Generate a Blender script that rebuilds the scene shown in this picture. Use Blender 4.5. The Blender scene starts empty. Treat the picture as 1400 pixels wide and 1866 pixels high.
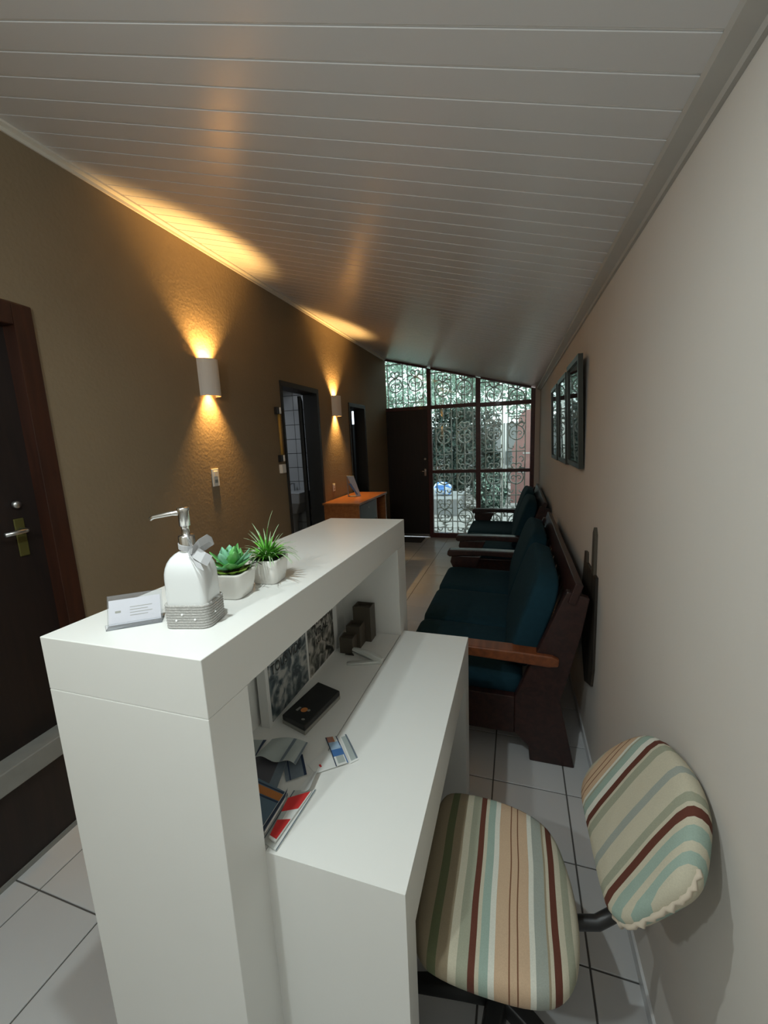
import bpy, bmesh, math, random
from mathutils import Vector, Matrix, noise
random.seed(7)
S = bpy.context.scene
COL = S.collection
PI = math.pi

# ------------------------------------------------------------------ camera
PITCH, YAW, ROLL, CAMH, FPX = 0.1724, 0.3183, 0.0437, 1.5823, 745.42
def camrot():
    Rz = Matrix.Rotation(YAW, 3, 'Z')
    cp, sp = math.cos(PITCH), math.sin(PITCH)
    Rx = Matrix(((1, 0, 0), (0, cp, sp), (0, -sp, cp)))
    cr, sr = math.cos(ROLL), math.sin(ROLL)
    Ry = Matrix(((cr, 0, sr), (0, 1, 0), (-sr, 0, cr)))
    return Rz @ Rx @ Ry
_R = camrot()
cam_data = bpy.data.cameras.new('camera')
cam_data.sensor_fit = 'HORIZONTAL'
cam_data.sensor_width = 36.0
cam_data.lens = FPX * 36.0 / 1400.0
cam_data.clip_start = 0.02
cam_data.clip_end = 200
cam = bpy.data.objects.new('camera', cam_data)
COL.objects.link(cam)
_r, _f, _u = _R @ Vector((1, 0, 0)), _R @ Vector((0, 1, 0)), _R @ Vector((0, 0, 1))
cam.matrix_world = Matrix(((_r.x, _u.x, -_f.x, 0), (_r.y, _u.y, -_f.y, 0), (_r.z, _u.z, -_f.z, CAMH), (0, 0, 0, 1)))
S.camera = cam

# ------------------------------------------------------------------ world, lights, exposure
S.view_settings.view_transform = 'Standard'
S.view_settings.look = 'None'
S.view_settings.gamma = 1.0
S.view_settings.use_curve_mapping = False
S.view_settings.exposure = 0.22
W = bpy.data.worlds.new('overcast_sky'); S.world = W
W.use_nodes = True
bg = W.node_tree.nodes['Background']
bg.inputs[0].default_value = (0.80, 0.93, 0.95, 1)
bg.inputs[1].default_value = 2.4

def area_light(name, loc, size, power, color, rot=(0, 0, 0), sy=None, spread=None):
    d = bpy.data.lights.new(name, 'AREA'); d.energy = power; d.color = color
    d.shape = 'RECTANGLE' if sy else 'DISK'; d.size = size
    if sy: d.size_y = sy
    if spread: d.spread = spread
    o = bpy.data.objects.new(name, d); COL.objects.link(o); o.location = loc; o.rotation_euler = rot
    return o
def point_light(name, loc, r, power, color):
    d = bpy.data.lights.new(name, 'POINT'); d.energy = power; d.color = color; d.shadow_soft_size = r
    o = bpy.data.objects.new(name, d); COL.objects.link(o); o.location = loc
    return o
# cool white ceiling lamp above and behind the counter's near end (out of frame)
point_light('ceiling_lamp_light', (-0.69, -0.42, 2.12), 0.025, 22.0, (0.90, 1.0, 0.99))
area_light('ceiling_lamp_light', (-0.515, 0.42, 2.26), 0.035, 6.5, (0.89, 1.0, 0.99))
# washroom: added fill light, no source seen; side room: daylight of its window
area_light('washroom_fill_light', (-2.75, 3.5, 2.2), 0.3, 3.0, (0.85, 0.92, 1.0))
area_light('side_room_daylight', (-2.7, 5.6, 2.2), 0.2, 0.8, (0.8, 0.9, 1.0))

# ------------------------------------------------------------------ materials
def mat(name, color, rough=0.5, metal=0.0, spec=0.5, noise_amt=0.0, noise_scale=8.0, bump=0.0, bump_scale=40.0,
        emit=None, emit_s=0.0, coat=0.0, trans=0.0, sheen=0.0, alpha=None):
    m = bpy.data.materials.new(name); m.use_nodes = True
    nt = m.node_tree; b = nt.nodes['Principled BSDF']
    b.inputs['Base Color'].default_value = (*color, 1)
    b.inputs['Roughness'].default_value = rough
    b.inputs['Metallic'].default_value = metal
    b.inputs['Specular IOR Level'].default_value = spec
    b.inputs['Coat Weight'].default_value = coat
    b.inputs['Transmission Weight'].default_value = trans
    b.inputs['Sheen Weight'].default_value = sheen
    if emit:
        b.inputs['Emission Color'].default_value = (*emit, 1); b.inputs['Emission Strength'].default_value = emit_s
    tc = nt.nodes.new('ShaderNodeTexCoord')
    if noise_amt:
        n = nt.nodes.new('ShaderNodeTexNoise'); n.inputs['Scale'].default_value = noise_scale; n.inputs['Detail'].default_value = 5
        nt.links.new(tc.outputs['Object'], n.inputs['Vector'])
        mx = nt.nodes.new('ShaderNodeMix'); mx.data_type = 'RGBA'
        mx.inputs[6].default_value = (*[c * (1 - noise_amt) for c in color], 1)
        mx.inputs[7].default_value = (*[min(1, c * (1 + noise_amt)) for c in color], 1)
        nt.links.new(n.outputs['Fac'], mx.inputs[0]); nt.links.new(mx.outputs[2], b.inputs['Base Color'])
    if bump:
        n2 = nt.nodes.new('ShaderNodeTexNoise'); n2.inputs['Scale'].default_value = bump_scale; n2.inputs['Detail'].default_value = 6
        nt.links.new(tc.outputs['Object'], n2.inputs['Vector'])
        bp = nt.nodes.new('ShaderNodeBump'); bp.inputs['Strength'].default_value = bump; bp.inputs['Distance'].default_value = 0.01
        nt.links.new(n2.outputs['Fac'], bp.inputs['Height']); nt.links.new(bp.outputs['Normal'], b.inputs['Normal'])
    return m

def wood(name, c1, c2, scale=3.0, stretch=(12, 1, 12), rough=0.35, coat=0.2):
    m = bpy.data.materials.new(name); m.use_nodes = True
    nt = m.node_tree; b = nt.nodes['Principled BSDF']
    b.inputs['Roughness'].default_value = rough; b.inputs['Coat Weight'].default_value = coat
    tc = nt.nodes.new('ShaderNodeTexCoord'); mp = nt.nodes.new('ShaderNodeMapping'); mp.inputs['Scale'].default_value = stretch
    n = nt.nodes.new('ShaderNodeTexNoise'); n.inputs['Scale'].default_value = scale; n.inputs['Detail'].default_value = 8; n.inputs['Distortion'].default_value = 0.6
    cr = nt.nodes.new('ShaderNodeValToRGB'); cr.color_ramp.elements[0].color = (*c1, 1); cr.color_ramp.elements[1].color = (*c2, 1)
    cr.color_ramp.elements[0].position = 0.35; cr.color_ramp.elements[1].position = 0.7
    nt.links.new(tc.outputs['Object'], mp.inputs[0]); nt.links.new(mp.outputs[0], n.inputs['Vector'])
    nt.links.new(n.outputs['Fac'], cr.inputs[0]); nt.links.new(cr.outputs[0], b.inputs['Base Color'])
    return m

def stripes(name, axis, stops, lo, hi, wob=0.004):
    """constant colour bands along an object axis; stops = [(t, colour)], t in 0..1"""
    m = bpy.data.materials.new(name); m.use_nodes = True
    nt = m.node_tree; b = nt.nodes['Principled BSDF']; b.inputs['Roughness'].default_value = 0.85; b.inputs['Specular IOR Level'].default_value = 0.2
    tc = nt.nodes.new('ShaderNodeTexCoord'); sep = nt.nodes.new('ShaderNodeSeparateXYZ')
    nt.links.new(tc.outputs['Object'], sep.inputs[0])
    n = nt.nodes.new('ShaderNodeTexNoise'); n.inputs['Scale'].default_value = 6; n.inputs['Detail'].default_value = 1
    nt.links.new(tc.outputs['Object'], n.inputs['Vector'])
    md = nt.nodes.new('ShaderNodeMath'); md.operation = 'MULTIPLY_ADD'; md.inputs[1].default_value = wob * 2
    nt.links.new(n.outputs['Fac'], md.inputs[0]); nt.links.new(sep.outputs[axis], md.inputs[2])
    mr = nt.nodes.new('ShaderNodeMapRange'); mr.inputs[1].default_value = lo; mr.inputs[2].default_value = hi
    nt.links.new(md.outputs[0], mr.inputs[0])
    cr = nt.nodes.new('ShaderNodeValToRGB'); cr.color_ramp.interpolation = 'CONSTANT'
    els = cr.color_ramp.elements
    els[0].position = 0; els[0].color = (*stops[0][1], 1)
    els[1].position = stops[1][0]; els[1].color = (*stops[1][1], 1)
    for t, c in stops[2:]:
        e = els.new(t); e.color = (*c, 1)
    nt.links.new(mr.outputs[0], cr.inputs[0])
    w = nt.nodes.new('ShaderNodeTexNoise'); w.inputs['Scale'].default_value = 420
    nt.links.new(tc.outputs['Object'], w.inputs['Vector'])
    hs = nt.nodes.new('ShaderNodeMix'); hs.data_type = 'RGBA'; hs.blend_type = 'MULTIPLY'; hs.inputs[0].default_value = 0.22
    nt.links.new(cr.outputs[0], hs.inputs[6]); nt.links.new(w.outputs['Fac'], hs.inputs[7])
    nt.links.new(hs.outputs[2], b.inputs['Base Color'])
    w2 = nt.nodes.new('ShaderNodeTexNoise'); w2.inputs['Scale'].default_value = 14; w2.inputs['Detail'].default_value = 4
    nt.links.new(tc.outputs['Object'], w2.inputs['Vector'])
    bp = nt.nodes.new('ShaderNodeBump'); bp.inputs['Strength'].default_value = 0.35; bp.inputs['Distance'].default_value = 0.01
    nt.links.new(w2.outputs['Fac'], bp.inputs['Height']); nt.links.new(bp.outputs['Normal'], b.inputs['Normal'])
    return m

def glass(name, tint=(0.95, 1, 0.98), refl=0.07, rough=0.02, haze=0.0):
    m = bpy.data.materials.new(name); m.use_nodes = True
    nt = m.node_tree; nt.nodes.remove(nt.nodes['Principled BSDF'])
    out = nt.nodes['Material Output']
    t = nt.nodes.new('ShaderNodeBsdfTransparent'); t.inputs[0].default_value = (*tint, 1)
    g = nt.nodes.new('ShaderNodeBsdfGlossy'); g.inputs['Roughness'].default_value = rough
    fr = nt.nodes.new('ShaderNodeFresnel'); fr.inputs[0].default_value = 1.5
    mx = nt.nodes.new('ShaderNodeMixShader')
    nt.links.new(fr.outputs[0], mx.inputs[0]); nt.links.new(t.outputs[0], mx.inputs[1]); nt.links.new(g.outputs[0], mx.inputs[2])
    last = mx
    if haze:
        d = nt.nodes.new('ShaderNodeBsdfDiffuse'); d.inputs[0].default_value = (0.8, 0.82, 0.85, 1)
        m2 = nt.nodes.new('ShaderNodeMixShader'); m2.inputs[0].default_value = haze
        nt.links.new(mx.outputs[0], m2.inputs[1]); nt.links.new(d.outputs[0], m2.inputs[2]); last = m2
    nt.links.new(last.outputs[0], out.inputs[0])
    return m

def plaster(name, color):
    m = mat(name, color, rough=0.9, spec=0.2, noise_amt=0.10, noise_scale=3)
    nt = m.node_tree; b = nt.nodes['Principled BSDF']
    tc = nt.nodes.new('ShaderNodeTexCoord')
    v = nt.nodes.new('ShaderNodeTexVoronoi'); v.inputs['Scale'].default_value = 55
    n = nt.nodes.new('ShaderNodeTexNoise'); n.inputs['Scale'].default_value = 34; n.inputs['Detail'].default_value = 9; n.inputs['Roughness'].default_value = 0.75
    nt.links.new(tc.outputs['Object'], n.inputs['Vector']); nt.links.new(tc.outputs['Object'], v.inputs['Vector'])
    ad = nt.nodes.new('ShaderNodeMath'); ad.operation = 'MULTIPLY_ADD'; ad.inputs[1].default_value = 0.35
    nt.links.new(v.outputs['Distance'], ad.inputs[0]); nt.links.new(n.outputs['Fac'], ad.inputs[2])
    bp = nt.nodes.new('ShaderNodeBump'); bp.inputs['Strength'].default_value = 0.38; bp.inputs['Distance'].default_value = 0.006
    nt.links.new(ad.outputs[0], bp.inputs['Height']); nt.links.new(bp.outputs['Normal'], b.inputs['Normal'])
    return m

M = dict(
    tan=plaster('tan_textured_plaster', (0.27, 0.205, 0.13)),
    beige=mat('beige_wall_paint', (0.66, 0.62, 0.575), rough=0.75, spec=0.25, noise_amt=0.05, noise_scale=2, bump=0.06, bump_scale=30),
    panel=mat('grey_white_ceiling_lining', (0.70, 0.68, 0.675), rough=0.28, spec=0.6, noise_amt=0.03, noise_scale=2),
    joint=mat('highlight_white_lining_joint', (0.88, 0.87, 0.86), rough=0.3),  # highlight along the grooves put into the colour, paler than the panels
    cornice=mat('grey_cornice', (0.46, 0.44, 0.41), rough=0.5, noise_amt=0.08, noise_scale=12),
    cornice_l=mat('cream_cornice', (0.70, 0.66, 0.58), rough=0.5, noise_amt=0.06, noise_scale=12),
    tile=mat('pale_grey_floor_tile', (0.60, 0.61, 0.62), rough=0.22, noise_amt=0.10, noise_scale=1.7),
    grout=mat('dark_grout', (0.10, 0.095, 0.09), rough=0.9),
    white=mat('white_laminate', (0.82, 0.82, 0.79), rough=0.35, noise_amt=0.015, noise_scale=6),
    white2=mat('white_board', (0.74, 0.74, 0.72), rough=0.4),
    mahog=wood('dark_mahogany', (0.018, 0.006, 0.005), (0.042, 0.014, 0.011), rough=0.42, coat=0.12),
    armw=wood('lit_orange_brown_armrest_wood', (0.15, 0.042, 0.014), (0.24, 0.070, 0.022), rough=0.4, coat=0.1),  # same wood as the sofa, light on the near armrest painted in
    doorw=wood('dark_door_wood', (0.010, 0.006, 0.005), (0.019, 0.010, 0.008), stretch=(12, 12, 1), rough=0.5, coat=0.0),
    framew=wood('red_brown_frame_wood', (0.032, 0.010, 0.005), (0.055, 0.017, 0.008), stretch=(12, 12, 1), rough=0.45),
    redw=wood('dark_red_window_wood', (0.060, 0.012, 0.012), (0.10, 0.022, 0.020), rough=0.45),
    blackw=mat('black_painted_wood', (0.012, 0.012, 0.011), rough=0.6),
    cabw=wood('orange_veneer', (0.27, 0.095, 0.028), (0.38, 0.145, 0.045), rough=0.35),
    cabgrey=mat('grey_drawer_front', (0.10, 0.115, 0.12), rough=0.4),
    teal=mat('teal_fabric', (0.010, 0.038, 0.055), rough=0.9, spec=0.15, noise_amt=0.2, noise_scale=30, bump=0.15, bump_scale=90),
    plastic_w=mat('white_plastic', (0.75, 0.73, 0.69), rough=0.4),
    gyps=mat('white_plaster_shade', (0.72, 0.67, 0.62), rough=0.7, bump=0.05, bump_scale=60),
    ceram=mat('white_ceramic', (0.80, 0.82, 0.82), rough=0.12, coat=0.4),
    pot=mat('cream_ceramic_pot', (0.78, 0.76, 0.72), rough=0.2, coat=0.3),
    chrome=mat('brushed_chrome', (0.72, 0.71, 0.68), rough=0.22, metal=1.0),
    steel=mat('steel', (0.55, 0.56, 0.56), rough=0.3, metal=1.0),
    silverp=mat('silver_grey_plastic', (0.66, 0.68, 0.65), rough=0.35, metal=0.3),
    brass=mat('yellow_brass', (0.12, 0.11, 0.03), rough=0.5, metal=0.5),
    rope=mat('grey_glitter_rope', (0.50, 0.49, 0.47), rough=0.6, noise_amt=0.25, noise_scale=300, bump=0.5, bump_scale=400),
    gem=mat('clear_rhinestone', (0.95, 0.95, 0.95), rough=0.05, spec=1.0, emit=None),
    ribbon=mat('grey_satin_ribbon', (0.42, 0.42, 0.43), rough=0.35, sheen=0.5),
    leafg=mat('succulent_green', (0.14, 0.46, 0.12), rough=0.45, noise_amt=0.25, noise_scale=30),
    leafb=mat('succulent_blue_green', (0.24, 0.55, 0.36), rough=0.5, noise_amt=0.2, noise_scale=30),
    leafy=mat('lime_leaf', (0.30, 0.52, 0.07), rough=0.45),
    blade=mat('grass_green_blade', (0.16, 0.52, 0.06), rough=0.45, noise_amt=0.3, noise_scale=40),
    bladet=mat('pale_tip_blade', (0.42, 0.60, 0.34), rough=0.45),
    soil=mat('dark_soil', (0.03, 0.03, 0.025), rough=1.0, bump=0.6, bump_scale=200),
    black=mat('black_plastic', (0.012, 0.012, 0.012), rough=0.45),
    blackm=mat('black_metal', (0.014, 0.014, 0.015), rough=0.4, spec=0.5),
    darkbrown=mat('dark_brown_board', (0.075, 0.062, 0.045), rough=0.55, noise_amt=0.2, noise_scale=20),
    greyb=mat('grey_box', (0.28, 0.28, 0.25), rough=0.6),
    orange=mat('orange_print', (0.55, 0.20, 0.05), rough=0.5),
    redp=mat('red_print', (0.62, 0.03, 0.03), rough=0.5),
    cardp=mat('pale_lavender_card', (0.55, 0.55, 0.60), rough=0.6),
    paper=mat('white_paper', (0.78, 0.79, 0.77), rough=0.7),
    paperg=mat('grey_green_paper', (0.42, 0.47, 0.46), rough=0.6, noise_amt=0.08, noise_scale=30),
    paperd=mat('slate_print', (0.16, 0.20, 0.24), rough=0.5, noise_amt=0.3, noise_scale=40),
    blue=mat('blue_print', (0.06, 0.17, 0.42), rough=0.5),
    lblue=mat('light_blue_print', (0.36, 0.50, 0.66), rough=0.5, noise_amt=0.2, noise_scale=90),
    navy=mat('navy_print', (0.02, 0.04, 0.09), rough=0.5),
    skinp=mat('skin_tone_print', (0.42, 0.20, 0.15), rough=0.5, noise_amt=0.3, noise_scale=120),
    slatem=mat('dark_slate_cover', (0.09, 0.09, 0.105), rough=0.5, noise_amt=0.25, noise_scale=25),
    bluebook=mat('steel_blue_cover', (0.12, 0.19, 0.26), rough=0.55, noise_amt=0.15, noise_scale=30),
    grille=mat('pale_painted_iron', (0.52, 0.52, 0.49), rough=0.6, noise_amt=0.15, noise_scale=20),
    stone=mat('pale_paving_stone', (0.38, 0.36, 0.35), rough=0.9, noise_amt=0.2, noise_scale=5, bump=0.3, bump_scale=20),
    earth=mat('dark_joint_earth', (0.05, 0.045, 0.035), rough=1),
    concrete=mat('grey_concrete', (0.30, 0.30, 0.31), rough=0.9, noise_amt=0.12, noise_scale=6),
    brick=mat('red_brown_render', (0.24, 0.12, 0.11), rough=0.9, noise_amt=0.2, noise_scale=4),
    leafd=mat('dark_garden_leaf', (0.045, 0.075, 0.06), rough=0.6, noise_amt=0.3, noise_scale=3),
    leafl=mat('pale_garden_leaf', (0.34, 0.46, 0.38), rough=0.6, noise_amt=0.15, noise_scale=3),
    bark=mat('bark', (0.10, 0.08, 0.06), rough=0.95),
    sackb=mat('blue_sack_print', (0.12, 0.30, 0.75), rough=0.5),
    sackw=mat('white_sack', (0.75, 0.82, 0.92), rough=0.5),
    washtile=mat('grey_white_wall_tile', (0.55, 0.57, 0.58), rough=0.25),
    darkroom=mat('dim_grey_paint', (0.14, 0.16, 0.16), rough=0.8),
    mat_=mat('dark_doormat', (0.05, 0.05, 0.055), rough=1.0, bump=0.5, bump_scale=200),
    frameb=mat('black_green_frame', (0.022, 0.024, 0.016), rough=0.4),
    boarddk=wood('weathered_dark_board', (0.018, 0.013, 0.009), (0.075, 0.055, 0.035), stretch=(12, 12, 1.5), rough=0.7, coat=0),
    stone_sill=mat('grey_stone_sill', (0.26, 0.26, 0.24), rough=0.5, noise_amt=0.2, noise_scale=15),
    copper=mat('pale_inner_shade', (0.85, 0.75, 0.65), rough=0.5),
    yellow=mat('ochre_conduit', (0.42, 0.24, 0.05), rough=0.45),
)
M['glass'] = glass('window_glass')
M['pglass'] = glass('picture_glass', tint=(0.97, 0.99, 0.97))
M['acrylic'] = glass('clear_acrylic', tint=(0.95, 0.96, 0.98), haze=0.10)
M['daywin'] = mat('daylit_pane', (0.8, 0.9, 1.0), emit=(0.75, 0.87, 1.0), emit_s=2.2)
M['bulb'] = mat('warm_bulb', (1, 0.8, 0.5), emit=(1.0, 0.62, 0.22), emit_s=20)

# picture print: soft vertical wash
def wash(name, stops, axis=2, lo=0.0, hi=1.0):
    m = bpy.data.materials.new(name); m.use_nodes = True
    nt = m.node_tree; b = nt.nodes['Principled BSDF']; b.inputs['Roughness'].default_value = 0.6
    tc = nt.nodes.new('ShaderNodeTexCoord'); sep = nt.nodes.new('ShaderNodeSeparateXYZ'); nt.links.new(tc.outputs['Object'], sep.inputs[0])
    n = nt.nodes.new('ShaderNodeTexNoise'); n.inputs['Scale'].default_value = 6
    nt.links.new(tc.outputs['Object'], n.inputs['Vector'])
    ma = nt.nodes.new('ShaderNodeMath'); ma.operation = 'MULTIPLY_ADD'; ma.inputs[1].default_value = 0.25 * (hi - lo)
    nt.links.new(n.outputs['Fac'], ma.inputs[0]); nt.links.new(sep.outputs[axis], ma.inputs[2])
    mr = nt.nodes.new('ShaderNodeMapRange'); mr.inputs[1].default_value = lo; mr.inputs[2].default_value = hi + 0.25 * (hi - lo)
    nt.links.new(ma.outputs[0], mr.inputs[0])
    cr = nt.nodes.new('ShaderNodeValToRGB'); els = cr.color_ramp.elements
    els[0].position, els[0].color = stops[0][0], (*stops[0][1], 1)
    els[1].position, els[1].color = stops[1][0], (*stops[1][1], 1)
    for t, c in stops[2:]:
        e = els.new(t); e.color = (*c, 1)
    nt.links.new(mr.outputs[0], cr.inputs[0]); nt.links.new(cr.outputs[0], b.inputs['Base Color'])
    return m
def photo_print(name, seed, dark, light, tint):
    m = bpy.data.materials.new(name); m.use_nodes = True
    nt = m.node_tree; b = nt.nodes['Principled BSDF']; b.inputs['Roughness'].default_value = 0.4
    tc = nt.nodes.new('ShaderNodeTexCoord'); mp = nt.nodes.new('ShaderNodeMapping'); mp.inputs['Location'].default_value = (seed, seed * 2, seed)
    nt.links.new(tc.outputs['Object'], mp.inputs[0])
    v = nt.nodes.new('ShaderNodeTexVoronoi'); v.inputs['Scale'].default_value = 38; v.feature = 'SMOOTH_F1'
    n = nt.nodes.new('ShaderNodeTexNoise'); n.inputs['Scale'].default_value = 26; n.inputs['Detail'].default_value = 6; n.inputs['Distortion'].default_value = 1.2
    nt.links.new(mp.outputs[0], v.inputs['Vector']); nt.links.new(mp.outputs[0], n.inputs['Vector'])
    ad = nt.nodes.new('ShaderNodeMath'); ad.operation = 'MULTIPLY_ADD'; ad.inputs[1].default_value = 0.35
    nt.links.new(v.outputs['Distance'], ad.inputs[0]); nt.links.new(n.outputs['Fac'], ad.inputs[2])
    cr = nt.nodes.new('ShaderNodeValToRGB'); els = cr.color_ramp.elements
    els[0].position = 0.50; els[0].color = (*dark, 1); els[1].position = 0.80; els[1].color = (*light, 1)
    e = els.new(0.62); e.color = (*tint, 1)
    nt.links.new(ad.outputs[0], cr.inputs[0]); nt.links.new(cr.outputs[0], b.inputs['Base Color'])
    return m
M['print1'] = photo_print('photo_print_blue_grey', 3.1, (0.03, 0.045, 0.055), (0.42, 0.42, 0.40), (0.11, 0.14, 0.15))
M['print2'] = photo_print('photo_print_warm_grey', 8.7, (0.03, 0.03, 0.026), (0.45, 0.42, 0.38), (0.14, 0.14, 0.12))
M['wash1'] = wash('picture_wash_a', [(0.0, (0.15, 0.10, 0.10)), (0.25, (0.20, 0.15, 0.14)), (0.5, (0.16, 0.17, 0.15)), (0.72, (0.10, 0.11, 0.10)), (0.78, (0.26, 0.28, 0.24))], 2, 1.38, 1.96)
M['wash2'] = wash('picture_wash_b', [(0.0, (0.24, 0.22, 0.19)), (0.3, (0.12, 0.13, 0.11)), (0.6, (0.15, 0.16, 0.14)), (0.9, (0.20, 0.21, 0.16))], 2, 1.38, 1.96)

# ------------------------------------------------------------------ mesh helpers
class MB:
    def __init__(s): s.v = []; s.f = []; s.m = []; s.sm = []; s.k = 0
    def add(s, vs, fs, m=0, smooth=False):
        o = len(s.v); s.v += [tuple(v) for v in vs]
        for f in fs:
            s.f.append(tuple(o + i for i in f)); s.m.append(m); s.sm.append(smooth)
        return s
    def box(s, lo, hi, m=0, T=None):
        x0, y0, z0 = lo; x1, y1, z1 = hi
        vs = [Vector(p) for p in ((x0, y0, z0), (x1, y0, z0), (x1, y1, z0), (x0, y1, z0), (x0, y0, z1), (x1, y0, z1), (x1, y1, z1), (x0, y1, z1))]
        if T: vs = [T @ v for v in vs]
        return s.add(vs, [(3, 2, 1, 0), (4, 5, 6, 7), (0, 1, 5, 4), (1, 2, 6, 5), (2, 3, 7, 6), (3, 0, 4, 7)], m)
    def cbox(s, c, d, m=0, T=None):
        return s.box([c[i] - d[i] / 2 for i in range(3)], [c[i] + d[i] / 2 for i in range(3)], m, T)
    def prism(s, pts, a, b, axis='y', m=0, T=None):
        """polygon pts (2D) extruded along axis from a to b"""
        def P(p, t):
            if axis == 'y': return Vector((p[0], t, p[1]))
            if axis == 'x': return Vector((t, p[0], p[1]))
            return Vector((p[0], p[1], t))
        n = len(pts)
        vs = [P(p, a) for p in pts] + [P(p, b) for p in pts]
        if T: vs = [T @ v for v in vs]
        fs = [tuple(range(n)), tuple(range(2 * n - 1, n - 1, -1))]
        fs += [(i, i + n, (i + 1) % n + n, (i + 1) % n) for i in range(n)]
        return s.add(vs, fs, m)
    def tube(s, pts, r, n=8, m=0, cap=True, T=None, closed=False):
        pts = [Vector(p) for p in pts]
        if T: pts = [T @ p for p in pts]
        rs = r if isinstance(r, (list, tuple)) else [r] * len(pts)
        N = len(pts); rings = []
        prev = None
        for i, p in enumerate(pts):
            if closed: t = pts[(i + 1) % N] - pts[i - 1]
            else: t = pts[min(i + 1, N - 1)] - pts[max(i - 1, 0)]
            t.normalize()
            if prev is None:
                a = Vector((0, 0, 1)) if abs(t.z) < 0.9 else Vector((1, 0, 0))
                u = t.cross(a).normalized()
            else:
                u = (prev - t * prev.dot(t)).normalized()
            prev = u; w = t.cross(u)
            rings.append([p + (u * math.cos(2 * PI * k / n) + w * math.sin(2 * PI * k / n)) * rs[i] for k in range(n)])
        vs = [v for ring in rings for v in ring]; fs = []
        for i in range(N if closed else N - 1):
            j = (i + 1) % N
            for k in range(n):
                fs.append((i * n + k, i * n + (k + 1) % n, j * n + (k + 1) % n, j * n + k))
        if cap and not closed:
            fs.append(tuple(range(n - 1, -1, -1))); fs.append(tuple((N - 1) * n + k for k in range(n)))
        return s.add(vs, fs, m, True)
    def lathe(s, prof, c=(0, 0, 0), n=20, m=0, T=None):
        vs = []; fs = []
        for r, z in prof:
            for k in range(n):
                a = 2 * PI * k / n
                v = Vector((c[0] + r * math.cos(a), c[1] + r * math.sin(a), c[2] + z))
                vs.append(T @ v if T else v)
        for i in range(len(prof) - 1):
            for k in range(n):
                fs.append((i * n + k, i * n + (k + 1) % n, (i + 1) * n + (k + 1) % n, (i + 1) * n + k))
        fs.append(tuple(range(n - 1, -1, -1))); fs.append(tuple((len(prof) - 1) * n + k for k in range(n)))
        return s.add(vs, fs, m, True)
    def loft(s, rings, m=0, cap=True, smooth=True, T=None):
        n = len(rings[0]); vs = [Vector(p) for r in rings for p in r]
        if T: vs = [T @ v for v in vs]
        fs = []
        for i in range(len(rings) - 1):
            for k in range(n):
                fs.append((i * n + k, i * n + (k + 1) % n, (i + 1) * n + (k + 1) % n, (i + 1) * n + k))
        if cap:
            fs.append(tuple(range(n - 1, -1, -1))); fs.append(tuple((len(rings) - 1) * n + k for k in range(n)))
        return s.add(vs, fs, m, smooth)
    def pillow(s, a, b, c, T, e1=0.35, e2=0.3, nu=28, nv=16, m=0):
        """superellipsoid half-axes a,b,c"""
        sg = lambda w, e: math.copysign(abs(w) ** e, w)
        vs = []; fs = []
        for i in range(nv + 1):
            ph = -PI / 2 + PI * i / nv
            for k in range(nu):
                th = 2 * PI * k / nu
                vs.append(T @ Vector((a * sg(math.cos(ph), e1) * sg(math.cos(th), e2), b * sg(math.cos(ph), e1) * sg(math.sin(th), e2), c * sg(math.sin(ph), e1))))
        for i in range(nv):
            for k in range(nu):
                fs.append((i * nu + k, i * nu + (k + 1) % nu, (i + 1) * nu + (k + 1) % nu, (i + 1) * nu + k))
        return s.add(vs, fs, m, True)
    def mesh(s, name, mats):
        me = bpy.data.meshes.new(name)
        me.from_pydata(s.v, [], s.f)
        for mm in (mats if isinstance(mats, (list, tuple)) else [mats]): me.materials.append(mm)
        me.polygons.foreach_set('material_index', s.m)
        me.polygons.foreach_set('use_smooth', s.sm)
        me.update()
        bm = bmesh.new(); bm.from_mesh(me)
        bmesh.ops.remove_doubles(bm, verts=bm.verts, dist=1e-6)
        bmesh.ops.recalc_face_normals(bm, faces=bm.faces); bm.to_mesh(me); bm.free()
        return me
    def obj(s, name, mats, parent=None, bevel=0, seg=2, org=None):
        """one mesh object; with org the origin is placed there (world coordinates kept)"""
        par = Vector(parent.get('_o', (0, 0, 0))) if parent else Vector((0, 0, 0))
        og = Vector(org) if org is not None else par
        if og.length: s.v = [tuple(Vector(v) - og) for v in s.v]
        me = s.mesh(name, mats)
        o = bpy.data.objects.new(name, me); COL.objects.link(o)
        if parent: o.parent = parent
        o.location = og - par
        o['_o'] = tuple(og)
        if bevel:
            b = o.modifiers.new('bevel', 'BEVEL'); b.width = bevel; b.segments = seg; b.limit_method = 'ANGLE'; b.angle_limit = 0.6
        return o

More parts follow.
